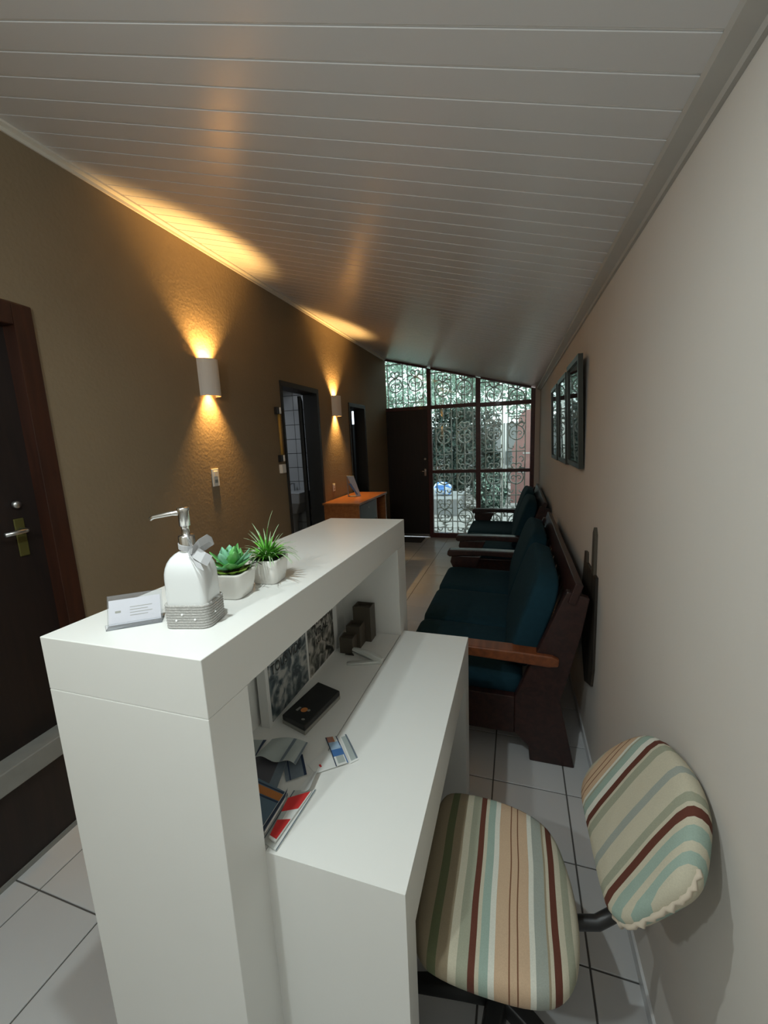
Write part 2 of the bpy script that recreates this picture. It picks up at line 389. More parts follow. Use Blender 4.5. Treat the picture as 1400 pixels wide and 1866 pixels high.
def tag(o, label=None, cat=None, group=None, kind=None):
    if label: o['label'] = label
    if cat: o['category'] = cat
    if group: o['group'] = group
    if kind: o['kind'] = kind
    return o
def empty(name, loc, label=None, cat=None, group=None, kind=None):
    o = bpy.data.objects.new(name, None); COL.objects.link(o); o.location = loc; o.empty_display_size = 0.05
    o['_o'] = tuple(loc)
    return tag(o, label, cat, group, kind)
def link(name, me, parent, loc=(0, 0, 0), rot=(0, 0, 0), scale=(1, 1, 1)):
    o = bpy.data.objects.new(name, me); COL.objects.link(o)
    if parent: o.parent = parent
    o.location = loc; o.rotation_euler = rot; o.scale = scale
    return o
def text_mesh(txt, size, T, m, name, parent, depth=0.0004):
    cu = bpy.data.curves.new('t', 'FONT'); cu.body = txt; cu.size = size; cu.extrude = depth; cu.align_x = 'LEFT'
    t = bpy.data.objects.new('t', cu); COL.objects.link(t)
    dg = bpy.context.evaluated_depsgraph_get(); dg.update()
    me = bpy.data.meshes.new_from_object(t.evaluated_get(dg))
    bpy.data.objects.remove(t)
    me.transform(T); me.materials.clear(); me.materials.append(m)
    par = Vector(parent.get('_o', (0, 0, 0)))
    me.transform(Matrix.Translation(-par))
    o = bpy.data.objects.new(name, me); COL.objects.link(o); o.parent = parent
    return o

XL = lambda y: -1.786 - 0.0364 * (y - 0.5)
XR = lambda y: 0.3735 - 0.0115 * (y - 0.2)
CZ = lambda x: 2.21 - 0.267 * (x - 0.36)
Y0, Y1 = -1.3, 6.40

# ------------------------------------------------------------------ floor
fl = MB().box((-3.6, Y0 - 0.1, -0.08), (0.75, Y1 + 0.06, -0.004)).obj('floor', M['grout']); tag(fl, kind='structure')
TP = 0.3154; G = 0.0028
tb = MB(); h = TP / 2 - G; c = 0.0015
tb.add([(-h, -h, -0.006), (h, -h, -0.006), (h, h, -0.006), (-h, h, -0.006), (-h, -h, -c), (h, -h, -c), (h, h, -c), (-h, h, -c),
        (-h + c, -h + c, 0), (h - c, -h + c, 0), (h - c, h - c, 0), (-h + c, h - c, 0)],
       [(0, 1, 5, 4), (1, 2, 6, 5), (2, 3, 7, 6), (3, 0, 4, 7), (4, 5, 9, 8), (5, 6, 10, 9), (6, 7, 11, 10), (7, 4, 8, 11), (8, 9, 10, 11)])
tile_me = tb.mesh('tile', M['tile'])
for i in range(-6, 2):
    for j in range(-9, 15):
        x = -0.089 + (i + 0.5) * TP; y = 1.7269 + (j + 0.5) * TP
        if y > Y1 - 0.02 or y < Y0: continue
        link('tile', tile_me, fl, (x, y, random.uniform(-0.0003, 0.0003)))

# ------------------------------------------------------------------ walls
def seg(mb, ya, yb, z0, z1, side, t=0.14):
    f = XL if side < 0 else XR
    pts = [(f(ya), ya), (f(yb), yb), (f(yb) + side * t, yb), (f(ya) + side * t, ya)]
    mb.prism(pts, z0, z1, 'z')
wl = MB()
ZT = 2.95
for a, b_ in ((Y0, 0.33), (1.205, 3.085), (3.825, 4.684), (5.30, 6.46)): seg(wl, a, b_, 0, ZT, -1)
seg(wl, 0.33, 1.205, 2.150, ZT, -1); seg(wl, 3.085, 3.825, 2.112, ZT, -1); seg(wl, 4.684, 5.30, 2.052, ZT, -1)
tag(wl.obj('wall_left', M['tan']), kind='structure')
wr = MB(); seg(wr, Y0, 6.46, 0, 2.32, 1, 0.32); tag(wr.obj('wall_right', M['beige']), kind='structure')
wb = MB().box((-2.1, Y0 - 0.1, 0), (0.75, Y0, 2.95)); tag(wb.obj('wall_back', M['beige']), kind='structure')
# end pier right of glazing
wp = MB().box((0.235, 6.40, 0), (0.42, 6.50, 2.32)); tag(wp.obj('wall_end', M['beige']), kind='structure')

# baseboard right (thin tiled skirting)
bb = MB()
bb.prism([(XR(Y0) - 0.008, Y0), (XR(6.4) - 0.008, 6.4), (XR(6.4), 6.4), (XR(Y0), Y0)], 0, 0.045, 'z')
tag(bb.obj('baseboard_right', M['tile']), kind='structure')

# ------------------------------------------------------------------ ceiling
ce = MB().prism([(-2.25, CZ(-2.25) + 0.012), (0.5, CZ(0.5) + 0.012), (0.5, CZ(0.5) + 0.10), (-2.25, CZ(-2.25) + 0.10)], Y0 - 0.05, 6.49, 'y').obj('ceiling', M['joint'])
tag(ce, kind='structure')
PW = 0.0883; SK = 0.055
def strip(x0, x1, w0, w1, zo0, zo1, nm, mm):
    mb = MB(); n = 1
    vs = []
    for x in (x0, x1):
        for (w, zo) in ((w0, zo1), (w0 + 0.0012, zo0), (w1 - 0.0012, zo0), (w1, zo1)):
            vs.append((x, w + SK * (x - 0.317), CZ(x) + zo))
    mb.add(vs, [(0, 1, 5, 4), (1, 2, 6, 5), (2, 3, 7, 6), (0, 3, 2, 1), (4, 5, 6, 7), (3, 0, 4, 7)])
    return mb.mesh(nm, mm)
pan_me = strip(-2.15, 0.345, 0.0030, PW - 0.0030, 0.0, 0.011, 'panel', M['panel'])
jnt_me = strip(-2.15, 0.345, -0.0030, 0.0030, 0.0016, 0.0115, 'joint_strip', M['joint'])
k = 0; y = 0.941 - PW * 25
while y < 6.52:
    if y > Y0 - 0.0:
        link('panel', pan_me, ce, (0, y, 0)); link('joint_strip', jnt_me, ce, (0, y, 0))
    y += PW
# cornices
cr_ = MB()
for (ya, yb) in ((Y0, 6.40),):
    pa = [(XR(ya) - 0.050, CZ(0.31) - 0.001), (XR(ya) - 0.046, CZ(0.31) - 0.014), (XR(ya) - 0.012, CZ(0.35) - 0.018), (XR(ya) - 0.010, CZ(0.36) - 0.028), (XR(ya), CZ(0.36) - 0.028), (XR(ya), CZ(0.31))]
    dx = XR(yb) - XR(ya)
    vs = [(p[0], ya, p[1]) for p in pa] + [(p[0] + dx, yb, p[1]) for p in pa]; n = len(pa)
    cr_.add(vs, [tuple(range(n)), tuple(range(2 * n - 1, n - 1, -1))] + [(i, i + n, (i + 1) % n + n, (i + 1) % n) for i in range(n)])
tag(cr_.obj('trim_1', M['cornice']), kind='structure')
cl_ = MB()
ya, yb = Y0, 6.40
def lprof(y):
    x = XL(y); z = CZ(x)
    return [(x, y, z + 0.03), (x, y, z - 0.032), (x + 0.007, y, z - 0.032), (x + 0.010, y, z - 0.020), (x + 0.030, y, z - 0.016), (x + 0.034, y, z + 0.02)]
vs = lprof(ya) + lprof(yb); n = 6
cl_.add(vs, [tuple(range(n)), tuple(range(2 * n - 1, n - 1, -1))] + [(i, i + n, (i + 1) % n + n, (i + 1) % n) for i in range(n)])
tag(cl_.obj('trim_2', M['cornice_l']), kind='structure')

# ------------------------------------------------------------------ doors in the left wall
def wallT(yc, off=0.0):
    """local frame on the left wall: x -> along wall (+y), y -> out of wall into the room (+x), z up"""
    a = math.atan(0.0364)
    X = Vector((-math.sin(a), math.cos(a), 0)); Yv = Vector((math.cos(a), math.sin(a), 0))
    o = Vector((XL(yc), yc, 0)) + Yv * off
    return Matrix(((X.x, Yv.x, 0, o.x), (X.y, Yv.y, 0, o.y), (0, 0, 1, 0), (0, 0, 0, 1)))
# door_1, the near one, raised on a step
T = wallT(0.33)
d1 = empty('door_1', (XL(0.77), 0.77, 0), kind='structure')
fm = MB(); fm.box((0.0, -0.14, 0.45), (0.07, 0.012, 2.15), T=T); fm.box((0.803, -0.14, 0.0), (0.875, 0.012, 2.15), T=T); fm.box((0.07, -0.14, 2.07), (0.803, 0.012, 2.15), T=T)
fm.obj('door_frame', M['framew'], d1, bevel=0.004)
lf = MB().box((0.07, -0.085, 0.45), (0.803, -0.05, 2.07), T=T).obj('door_leaf', M['doorw'], d1)
hb = MB(); hb.cbox((0.725, -0.045, 1.27), (0.036, 0.006, 0.15), T=T); hb.obj('handle_plate', M['brass'], lf, bevel=0.004)
hn = MB(); hn.tube([(0.725, -0.045, 1.30), (0.725, -0.005, 1.30), (0.715, 0.005, 1.30), (0.64, 0.007, 1.298)], 0.009, T=T); hn.obj('door_handle', M['steel'], lf)
hk = MB(); hk.lathe([(0.013, -0.006), (0.017, 0.0), (0.012, 0.012)], T=T @ Matrix.Translation((0.725, -0.04, 1.40)) @ Matrix.Rotation(-PI / 2, 4, 'X')); hk.obj('deadbolt', M['steel'], lf)
sl = MB().box((0.0, -0.14, 0.365), (0.803, 0.035, 0.45), T=T).obj('stone_sill', M['stone_sill'], d1, bevel=0.004)
rs = MB().box((0.0, -0.14, 0.0), (0.803, 0.0, 0.365), T=T).obj('step_riser', M['doorw'], d1)
kb = MB().box((0.0, 0.0, 0.0), (0.875, 0.006, 0.02), T=T).obj('riser_strip', M['stone_sill'], d1)

def side_door(name, y0, y1, zt, fw=0.045):
    T = wallT(y0); L = (y1 - y0)
    d = empty(name, (XL((y0 + y1) / 2), (y0 + y1) / 2, 0), kind='structure')
    f = MB(); f.box((0, -0.14, 0), (fw * 0.55, 0.014, zt), T=T); f.box((L - fw, -0.14, 0), (L, 0.014, zt), T=T); f.box((fw * 0.55, -0.14, zt - fw), (L - fw, 0.014, zt), T=T)
    f.obj('door_frame', M['blackw'], d, bevel=0.003)
    return d, T, L
d2, T2, L2 = side_door('door_2', 3.085, 3.825, 2.112)
# dark leaf opened inward, hinged at the far jamb
def leaf(d, p, q, z1, t=0.035):
    p = Vector((*p, 0)); q = Vector((*q, 0)); u = (q - p).normalized(); w = Vector((-u.y, u.x, 0)) * t
    mb = MB(); mb.prism([(p.x, p.y), (q.x, q.y), (q.x + w.x, q.y + w.y), (p.x + w.x, p.y + w.y)], 0.01, z1, 'z')
    return mb.obj('door_leaf', M['blackw'], d, bevel=0.002)
leaf(d2, (-2.075, 3.79), (-2.315, 4.26), 2.06)
d3, T3, L3 = side_door('door_3', 4.684, 5.30, 2.052)
leaf(d3, (-2.13, 5.26), (-2.42, 5.72), 2.0)

# washroom behind door_2
wr2 = MB()
wr2.box((-3.3, 4.30, 0), (-2.07, 4.38, 2.6)); wr2.box((-3.38, 2.3, 0), (-3.3, 4.38, 2.6)); wr2.box((-3.3, 2.3, 0), (-2.07, 2.38, 2.6)); wr2.box((-3.38, 2.3, 2.6), (-2.07, 4.38, 2.66))
ww = wr2.obj('wall_washroom', M['grout']); tag(ww, kind='structure')
wt = MB(); wt.cbox((0, 0, 0), (0.1465, 0.012, 0.157)); wt_me = wt.mesh('wall_tile', M['washtile'])
for i in range(7):
    for j in range(15):
        if (i, j) != (99, 99): link('wall_tile', wt_me, ww, (-2.99 + i * 0.153, 4.294, 0.09 + j * 0.1635))
# wash basin seen low through the doorway
wbn = empty('wash_basin', (-2.50, 4.14, 0), 'grey-white pedestal wash basin seen through the first open doorway', 'basin')
MB().loft([[(-2.50 + a * cx, 4.14 + b2 * cy, z) for cx, cy in ((-1, -1), (1, -1), (1, 1), (-1, 1))] for a, b2, z in ((0.12, 0.09, 0.80), (0.19, 0.13, 0.93), (0.20, 0.135, 1.03), (0.205, 0.14, 1.05))], smooth=False).obj('bowl', M['washtile'], wbn, bevel=0.012, seg=3)
MB().lathe([(0.085, 0.0), (0.065, 0.1), (0.06, 0.7), (0.09, 0.80)], (-2.50, 4.16, 0.0)).obj('pedestal', M['washtile'], wbn)
MB().tube([(-2.50, 4.25, 1.04), (-2.50, 4.25, 1.13), (-2.50, 4.18, 1.14), (-2.50, 4.15, 1.12)], 0.009).obj('tap', M['steel'], wbn)

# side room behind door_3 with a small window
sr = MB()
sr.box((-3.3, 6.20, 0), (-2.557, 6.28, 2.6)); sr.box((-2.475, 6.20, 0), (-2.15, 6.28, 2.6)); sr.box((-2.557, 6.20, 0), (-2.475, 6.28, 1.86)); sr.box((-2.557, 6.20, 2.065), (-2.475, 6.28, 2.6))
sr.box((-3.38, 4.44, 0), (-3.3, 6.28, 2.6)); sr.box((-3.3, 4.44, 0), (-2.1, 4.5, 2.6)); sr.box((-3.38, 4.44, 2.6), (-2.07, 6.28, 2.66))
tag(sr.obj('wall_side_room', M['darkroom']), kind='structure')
w2 = empty('window_2', (-2.516, 6.24, 1.96), kind='structure')
MB().box((-2.557, 6.235, 1.86), (-2.475, 6.245, 2.065)).obj('pane', M['daywin'], w2)

# ------------------------------------------------------------------ end glazing (window_1) and entrance door (door_4)
w1 = empty('window_1', (-0.5, 6.43, 1.2), kind='structure')
def member(x0, x1, z0, z1, nm='frame_bar', mm='redw', ya=6.395, yb=6.465):
    return MB().box((x0, ya, z0), (x1, yb, z1)).obj(nm, M[mm], w1, bevel=0.004)
def slopebar(x0, x1):
    MB().prism([(x0, CZ(x0) - 0.028), (x1, CZ(x1) - 0.028), (x1, CZ(x1) + 0.012), (x0, CZ(x0) + 0.012)], 6.395, 6.465, 'y').obj('frame_bar', M['redw'], w1)
xs_m = [(-2.085, -2.045), (-1.335, -1.272), (-0.600, -0.530), (0.178, 0.236)]
for i, (a, b_) in enumerate(xs_m):
    MB().prism([(a, 0.0), (b_, 0.0), (b_, CZ(b_) - 0.02), (a, CZ(a) - 0.02)], 6.392, 6.468, 'y').obj('mullion', M['redw'], w1, bevel=0.004)
bays = [(-2.045, -1.335), (-1.272, -0.600), (-0.530, 0.178)]
rows = {0: [(2.085, None)], 1: [(0.075, 1.040), (1.090, 2.030), (2.085, None)], 2: [(0.075, 1.040), (1.090, 2.015), (2.075, None)]}
for bi, (a, b_) in enumerate(bays):
    slopebar(a, b_)
    if bi > 0:
        member(a, b_, 0.0, 0.075); member(a, b_, 1.040, 1.090)
    member(a, b_, 2.030 if bi < 2 else 2.015, 2.085 if bi < 2 else 2.075)
    for z0, z1 in rows[bi]:
        if z1 is None:
            MB().prism([(a, z0), (b_, z0), (b_, CZ(b_) - 0.028), (a, CZ(a) - 0.028)], 6.428, 6.432, 'y').obj('pane', M['glass'], w1)
        else:
            MB().box((a, 6.428, z0), (b_, 6.432, z1)).obj('pane', M['glass'], w1)
d4 = empty('door_4', (-1.69, 6.42, 0), kind='structure')
MB().box((-2.045, 6.400, 0.012), (-1.335, 6.440, 2.030)).obj('door_leaf', M['doorw'], d4, bevel=0.003)
MB().box((-2.045, 6.396, 0.012), (-1.345, 6.400, 0.055)).obj('kick_strip', M['steel'], d4)
hp = MB(); hp.cbox((-1.385, 6.394, 1.06), (0.030, 0.012, 0.11)); hp.tube([(-1.385, 6.39, 1.08), (-1.385, 6.35, 1.08), (-1.45, 6.345, 1.08)], 0.008); hp.obj('door_handle', M['chrome'], d4)
MB().lathe([(0.018, 0), (0.018, 0.012), (0.010, 0.018)], T=Matrix.Translation((-1.385, 6.40, 1.27)) @ Matrix.Rotation(PI / 2, 4, 'X')).obj('deadbolt', M['steel'], d4)

# ------------------------------------------------------------------ scrolled iron grille outside the glass
def arc(cx, cz, r, a0, a1, n=14, y=6.478, sq=1.0):
    return [(cx + r * math.cos(a0 + (a1 - a0) * i / n), y, cz + r * sq * math.sin(a0 + (a1 - a0) * i / n)) for i in range(n + 1)]
def spiral(cx, cz, r0, r1, a0, a1, n=12, y=6.478):
    return [(cx + (r0 + (r1 - r0) * i / n) * math.cos(a0 + (a1 - a0) * i / n), y, cz + (r0 + (r1 - r0) * i / n) * math.sin(a0 + (a1 - a0) * i / n)) for i in range(n + 1)]
def motif(mb, cx, cz, w):
    """ring with crossbar, ears, spear and volutes, about 0.62 m tall, centred at cz"""
    r = w * 0.43; t = 0.0105
    mb.tube(arc(cx, cz + 0.12, r, 0, 2 * PI * 0.999, 18), t, 5)
    mb.tube([(cx, 6.478, cz - 0.34), (cx, 6.478, cz + 0.30)], t, 5)
    for s in (-1, 1):
        mb.tube([(cx, 6.478, cz + 0.12 + r * 1.02), (cx + s * w * 0.25, 6.478, cz + 0.13 + r * 1.25), (cx + s * w * 0.5, 6.478, cz + 0.12 + r * 1.22)], t * 1.1, 5)
        mb.tube(spiral(cx + s * w * 0.19, cz + 0.12 + r * 1.62, w * 0.20, w * 0.05, PI / 2 + s * PI / 2, PI / 2 - s * PI * 1.1), t * 0.9, 5)
        mb.tube(spiral(cx + s * r * 0.42, cz + 0.11, r * 0.40, r * 0.12, PI / 2 + s * PI / 2, PI / 2 - s * PI * 1.2), t * 0.8, 5)
        mb.tube(spiral(cx + s * w * 0.27, cz - 0.08, w * 0.22, w * 0.06, PI / 2 - s * PI * 0.3, PI / 2 - s * PI * 1.6), t * 0.9, 5)
        mb.tube(spiral(cx + s * w * 0.24, cz - 0.26, w * 0.22, w * 0.05, -PI / 2 + s * PI * 0.1, -PI / 2 + s * PI * 1.5), t * 0.9, 5)
    mb.tube([(cx, 6.478, cz + 0.30), (cx, 6.478, cz + 0.33)], [0.016, 0.003], 5)
    mb.tube([(cx - w / 2, 6.478, cz - 0.155), (cx + w / 2, 6.478, cz - 0.155)], t * 0.8, 5)
gl = [('behind the pane over the entrance door', bays[0], 2.06, 2.80), ('behind the middle column of panes', bays[1], 0.05, 2.60), ('behind the right column of panes beside the far sofa', bays[2], 0.05, 2.40)]
for gl_i, (nm, (a, b_), z0, z1) in enumerate(gl):
    g = empty('window_grille', ((a + b_) / 2, 6.478, z0), 'scrolled pale iron grille ' + nm, 'grille', 'iron grilles outside the end window')
    W_ = b_ - a; w = 0.245; pitch = 0.325
    c0 = (a + b_) / 2 - pitch / 2
    for z in (z0, z1 - 0.03 if b_ > -1.3 else z1 - 0.05):
        MB().cbox(((a + b_) / 2, 6.478, z), (W_ + 0.04, 0.014, 0.018)).obj('rail', M['grille'], g)
    for cx in (c0, c0 + pitch):
        for s in (-1, 1):
            MB().cbox((cx + s * w / 2, 6.478, (z0 + z1) / 2 - 0.01), (0.015, 0.013, z1 - z0 - 0.04)).obj('bar', M['grille'], g)
        for zc in {0: (2.31,), 1: (0.22, 0.84, 1.48, 2.20), 2: (0.16, 0.84, 1.50, 2.06)}[gl_i]:
            mb = MB(); motif(mb, cx, zc - (0.05 if gl_i == 2 and cx > c0 and zc > 2 else 0), w)
            mb.obj('scroll', M['grille'], g)

# ------------------------------------------------------------------ garden outside
gr = MB().box((-6, 6.5, -0.10), (5, 16, -0.02)).obj('floor_garden', M['earth']); tag(gr, kind='structure')
rr = random.Random(3)
stones = []
for j in range(26):
    y = 6.62 + j * 0.30; x = -2.6 + rr.uniform(-0.2, 0)
    while x < 1.0 and len(stones) < 290:
        wdt = rr.uniform(0.28, 0.55); dp = 0.27
        if not (-2.0 < x + wdt / 2 < -1.15 and 8.3 < y < 9.6):
            pts = []
            nn = 7
            for q in range(nn):
                a = 2 * PI * q / nn + rr.uniform(-0.2, 0.2)
                pts.append((x + wdt / 2 + (wdt / 2 - 0.012) * max(-1, min(1, 1.25 * math.cos(a))), y + (dp / 2 - 0.004) * max(-1, min(1, 1.25 * math.sin(a)))))
            ht = rr.uniform(0.0, 0.03)
            o = MB().prism(pts, -0.06, ht, 'z').obj('stone', M['stone'], gr)
            stones.append(o)
        x += wdt + 0.01
cb = MB().box((-2.05, 8.25, -0.02), (-1.12, 9.5, 0.36)).obj('concrete_block', M['concrete'], bevel=0.02)
tag(cb, 'low grey concrete block in the garden under the blue and white sack', 'block')
# crumpled sack
sk = MB(); Tm = Matrix.Translation((-1.52, 8.75, 0.515)) @ Matrix.Rotation(0.15, 4, 'Y')
sk.pillow(0.19, 0.13, 0.125, Tm, 0.7, 0.6, 26, 16)
sk.v = [tuple(Vector(v) + Vector((noise.noise(Vector(v) * 14), noise.noise(Vector(v) * 14 + Vector((5, 5, 5))), noise.noise(Vector(v) * 17))) * 0.03) for v in sk.v]
sk.m = [1 if (noise.noise(Vector(sk.v[f[0]]) * 9) > 0.02) else 0 for f in sk.f]
sk.sm = [False] * len(sk.f)
so = sk.obj('plastic_sack', [M['sackw'], M['sackb']]); tag(so, 'crumpled blue and white plastic sack on the low block outside', 'sack')
# building at the right with stepped edge
bw = empty('garden_house', (0.6, 10.3, 0), 'red-brown rendered garden building seen through the right panes', 'building')
MB().prism([(-0.14, 0), (2.6, 0), (2.6, 2.45), (0.62, 2.45), (0.35, 2.15), (0.12, 2.12), (0.02, 1.95), (-0.02, 1.5), (-0.14, 1.2)], 10.0, 11.4, 'y').obj('wall', M['brick'], bw)
for (x, z) in ((0.02, 0.72), (0.30, 0.70), (0.12, 1.15)):
    MB().box((x, 9.985, z), (x + 0.17, 10.0, z + 0.03)).obj('white_ledge', M['stone'], bw)
MB().box((0.55, 9.97, 0.9), (1.2, 10.0, 1.8)).obj('window', M['blackw'], bw)
pt = empty('utility_post', (-0.245, 8.0, 0), 'thin pale post with a dark meter box, outside the right panes', 'post')
MB().tube([(-0.27, 8.0, -0.02), (-0.27, 8.0, 2.15)], 0.022, 10).obj('post', M['plastic_w'], pt)
MB().tube([(-0.21, 8.0, 0.6), (-0.21, 8.0, 1.95)], 0.012, 8).obj('pipe', M['plastic_w'], pt)
MB().box((-0.20, 7.93, 1.04), (-0.09, 8.03, 1.30)).obj('meter_box', M['cabgrey'], pt, bevel=0.006)

def shrub(name, label, cx, cy, z0, z1, rx, ry, n, mm, group=None, leaf_s=0.05, seed=1):
    r = random.Random(seed)
    e = empty(name, (cx, cy, 0), label, 'tree' if z1 > 2.6 else 'shrub', group)
    mb = MB()
    for i in range(n):
        while True:
            p = Vector((r.uniform(-1, 1), r.uniform(-1, 1), r.uniform(-1, 1)))
            if p.length < 1 and p.length > 0.35: break
        c_ = Vector((cx + p.x * rx, cy + p.y * ry, (z0 + z1) / 2 + p.z * (z1 - z0) / 2))
        c_ += Vector([noise.noise(c_ * 1.7 + Vector((k_ * 9, 0, 0))) * 0.35 for k_ in range(3)])
        c_.z = max(0.02, c_.z)
        u = Vector((r.gauss(0, 1), r.gauss(0, 1), r.gauss(0, 1))).normalized(); w = u.cross(Vector((r.gauss(0, 1), r.gauss(0, 1), r.gauss(0, 1)))).normalized()
        s_ = leaf_s * r.uniform(0.6, 1.4)
        mb.add([c_ - u * s_, c_ + w * s_ * 0.45, c_ + u * s_, c_ - w * s_ * 0.45], [(0, 1, 2, 3)], 0 if r.random() < 0.7 else 1)
    fo = mb.obj('foliage', mm, e); fo['kind'] = 'stuff'
    tb_ = MB(); tb_.tube([(cx, cy, -0.02), (cx + 0.03, cy, (z0 + z1) / 2)], [0.06, 0.02], 7); tb_.obj('trunk', M['bark'], e)
    return e
LD = [M['leafd'], M['leafl']]; LL = [M['leafl'], M['leafl']]
shrub('garden_tree', 'pale leafy tree rising behind the pane over the entrance door', -3.1, 9.6, 1.2, 4.6, 1.2, 0.7, 7500, LL, 'garden trees outside', 0.055, 11)
shrub('garden_tree', 'pale leafy tree above the dark hedge outside the middle column of panes', -1.5, 11.8, 2.2, 4.3, 1.2, 0.6, 4200, LL, 'garden trees outside', 0.06, 12)
shrub('garden_tree', 'pale green tree high outside the right column of panes', 0.2, 13.7, 2.0, 4.3, 1.6, 0.5, 3600, LL, 'garden trees outside', 0.065, 13)
shrub('garden_hedge', 'dark dense hedge outside the middle column of panes', -1.35, 11.0, 0.1, 2.5, 0.95, 0.35, 9000, [M['leafd'], M['leafd']], None, 0.06, 15)
shrub('garden_shrub', 'dark bushy shrub outside the middle panes, right of the blue sack', -0.62, 9.2, 0.0, 0.9, 0.38, 0.35, 2500, LD, None, 0.045, 14)
gw = MB().box((-6, 14.9, -0.02), (5, 15.1, 2.0)).obj('garden_wall', M['concrete']); tag(gw, 'grey boundary wall behind the garden trees', 'wall')

# ------------------------------------------------------------------ reception counter
cA, cB, cC, cD = (-0.870, 0.491), (-0.491, 0.494), (-0.470, 1.700), (-0.820, 1.695)
ct = empty('reception_counter', (-0.66, 1.1, 0), 'tall white reception counter with an open niche holding posters', 'counter')
Wt = M['white']
def q(p, q_, t): return (p[0] + (q_[0] - p[0]) * t, p[1] + (q_[1] - p[1]) * t)
ZB = 1.130
MB().prism([cA, cB, cC, cD], ZB + 0.0007, 1.240, 'z').obj('top', Wt, ct, bevel=0.0015)
tn = 0.105 / 1.206
MB().prism([cA, cB, q(cB, cC, tn), q(cA, cD, tn)], 0, ZB, 'z').obj('end_panel', Wt, ct, bevel=0.0015)
MB().prism([q(cA, cD, 1 - 0.092), q(cB, cC, 1 - 0.092), cC, cD], 0, ZB, 'z').obj('end_panel', Wt, ct, bevel=0.0015)
MB().box((-0.85, 0.60, 0), (-0.735, 1.585, ZB)).obj('back_panel', Wt, ct)
MB().prism([(-0.735, 0.60), (-0.4915, 0.60), (-0.4750, 1.585), (-0.735, 1.585)], 0.715, 0.750, 'z').obj('shelf', Wt, ct)

# poster board standing in the niche
pb = empty('poster_board', (-0.70, 1.17, 0.75), 'white board with two printed posters, standing at the back of the niche', 'board')
MB().box((-0.722, 0.925, 0.7505), (-0.692, 1.425, 1.126)).obj('board', M['white2'], pb)
for nm, ya, yb, mm in (('poster', 0.940, 1.165, 'print1'), ('poster', 1.180, 1.385, 'print2')):
    p = MB().box((-0.6915, ya, 0.762), (-0.6900, yb, 1.085)).obj(nm, M[mm], pb)
    p['label'] = 'blue-grey photo poster with a black headline' if mm == 'print1' else 'warm grey photo poster with small black lettering'
    Tx = Matrix(((0, 0, 1, -0.6898), (1, 0, 0, ya + 0.03), (0, 1, 0, 0.965), (0, 0, 0, 1)))
    if mm == 'print1':
        text_mesh('TOUS VIDE', 0.046, Matrix(((0, 0, 1, -0.6895), (0.78, 0, 0, ya + 0.012), (0, 1, 0, 0.905), (0, 0, 0, 1))), M['black'], 'headline', p)
    else:
        text_mesh('ADO GRUPO', 0.024, Matrix(((0, 0, 1, -0.6895), (1.05, 0, 0, ya + 0.035), (0, 1, 0, 0.930), (0, 0, 0, 1))), M['black'], 'headline', p)
        text_mesh('VIRAL', 0.040, Matrix(((0, 0, 1, -0.6895), (1.0, 0, 0, ya + 0.05), (0, 1, 0, 0.890), (0, 0, 0, 1))), M['black'], 'headline', p)
        text_mesh('LU', 0.030, Matrix(((0, 0, 1, -0.6895), (1.0, 0, 0, ya + 0.055), (0, 1, 0, 0.860), (0, 0, 0, 1))), M['black'], 'headline', p)

# ------------------------------------------------------------------ desk
dk = empty('white_desk', (-0.34, 1.1, 0), 'lower white laminate desk with thick top, pushed against the counter', 'desk')
DX = lambda y: -0.4895 + 0.0175 * (y - 0.597)
def deskprism(ya, yb, z0, z1, nm): MB().prism([(DX(ya), ya), (-0.188, ya), (-0.188, yb), (DX(yb), yb)], z0, z1, 'z').obj(nm, Wt, dk)
deskprism(0.597, 1.632, 0.605, 0.750, 'top')
deskprism(0.597, 0.660, 0, 0.605, 'end_panel')
deskprism(1.530, 1.632, 0, 0.605, 'end_panel')

# ------------------------------------------------------------------ things on the counter top (z = 1.24)
ZC = 1.240
def rrect(a, b, r, n=5):
    pts = []
    for (cx, cy, a0) in ((a - r, b - r, 0), (-a + r, b - r, PI / 2), (-a + r, -b + r, PI), (a - r, -b + r, 1.5 * PI)):
        for i in range(n + 1):
            t = a0 + PI / 2 * i / n; pts.append((cx + r * math.cos(t), cy + r * math.sin(t)))
    return pts
# soap dispenser
SC = Vector((-0.612, 0.620, ZC)); ST = Matrix.Translation(SC) @ Matrix.Rotation(0.22, 4, 'Z')
sd = empty('soap_dispenser', SC, 'white ceramic soap dispenser with chrome pump, grey bow and rope band', 'soap dispenser')
A_, B_ = 0.0425, 0.0335
def rr_ring(a, b, r, z): return [(x, y, z) for x, y in rrect(a, b, min(r, a - 1e-4, b - 1e-4))]
prof = [(0.97, 0.0, .012), (1.0, 0.004, .013), (1.0, 0.096, .015), (0.99, 0.107, .016), (0.955, 0.118, .018), (0.88, 0.128, .02), (0.76, 0.136, .02), (0.60, 0.142, .018), (0.42, 0.1462, .012), (0.30, 0.148, .0095)]
MB().loft([rr_ring(A_ * s, B_ * (s if s > .9 else s), r, z) for s, z, r in prof], T=ST).obj('bottle', M['ceram'], sd)
rb = MB()
for i in range(9):
    pts = [(x, y, 0.0035 + i * 0.0053) for x, y in rrect(A_ + 0.002, B_ + 0.002, 0.015, 6)]
    rb.tube(pts, 0.0029, 6, T=ST, closed=True)
rbo = rb.obj('rope_band', M['rope'], sd)
for (x, z) in ((-0.005, 0.030), (0.02, 0.020), (-0.018, 0.018)):
    MB().pillow(0.0022, 0.0022, 0.0022, ST @ Matrix.Translation((x, -B_ - 0.005, z)), 1, 1, 8, 6).obj('rhinestone', M['gem'], rbo)
MB().pillow(0.0022, 0.0022, 0.0022, ST @ Matrix.Translation((A_ + 0.005, -0.012, 0.026)), 1, 1, 8, 6).obj('rhinestone', M['gem'], rbo)
pmp = MB()
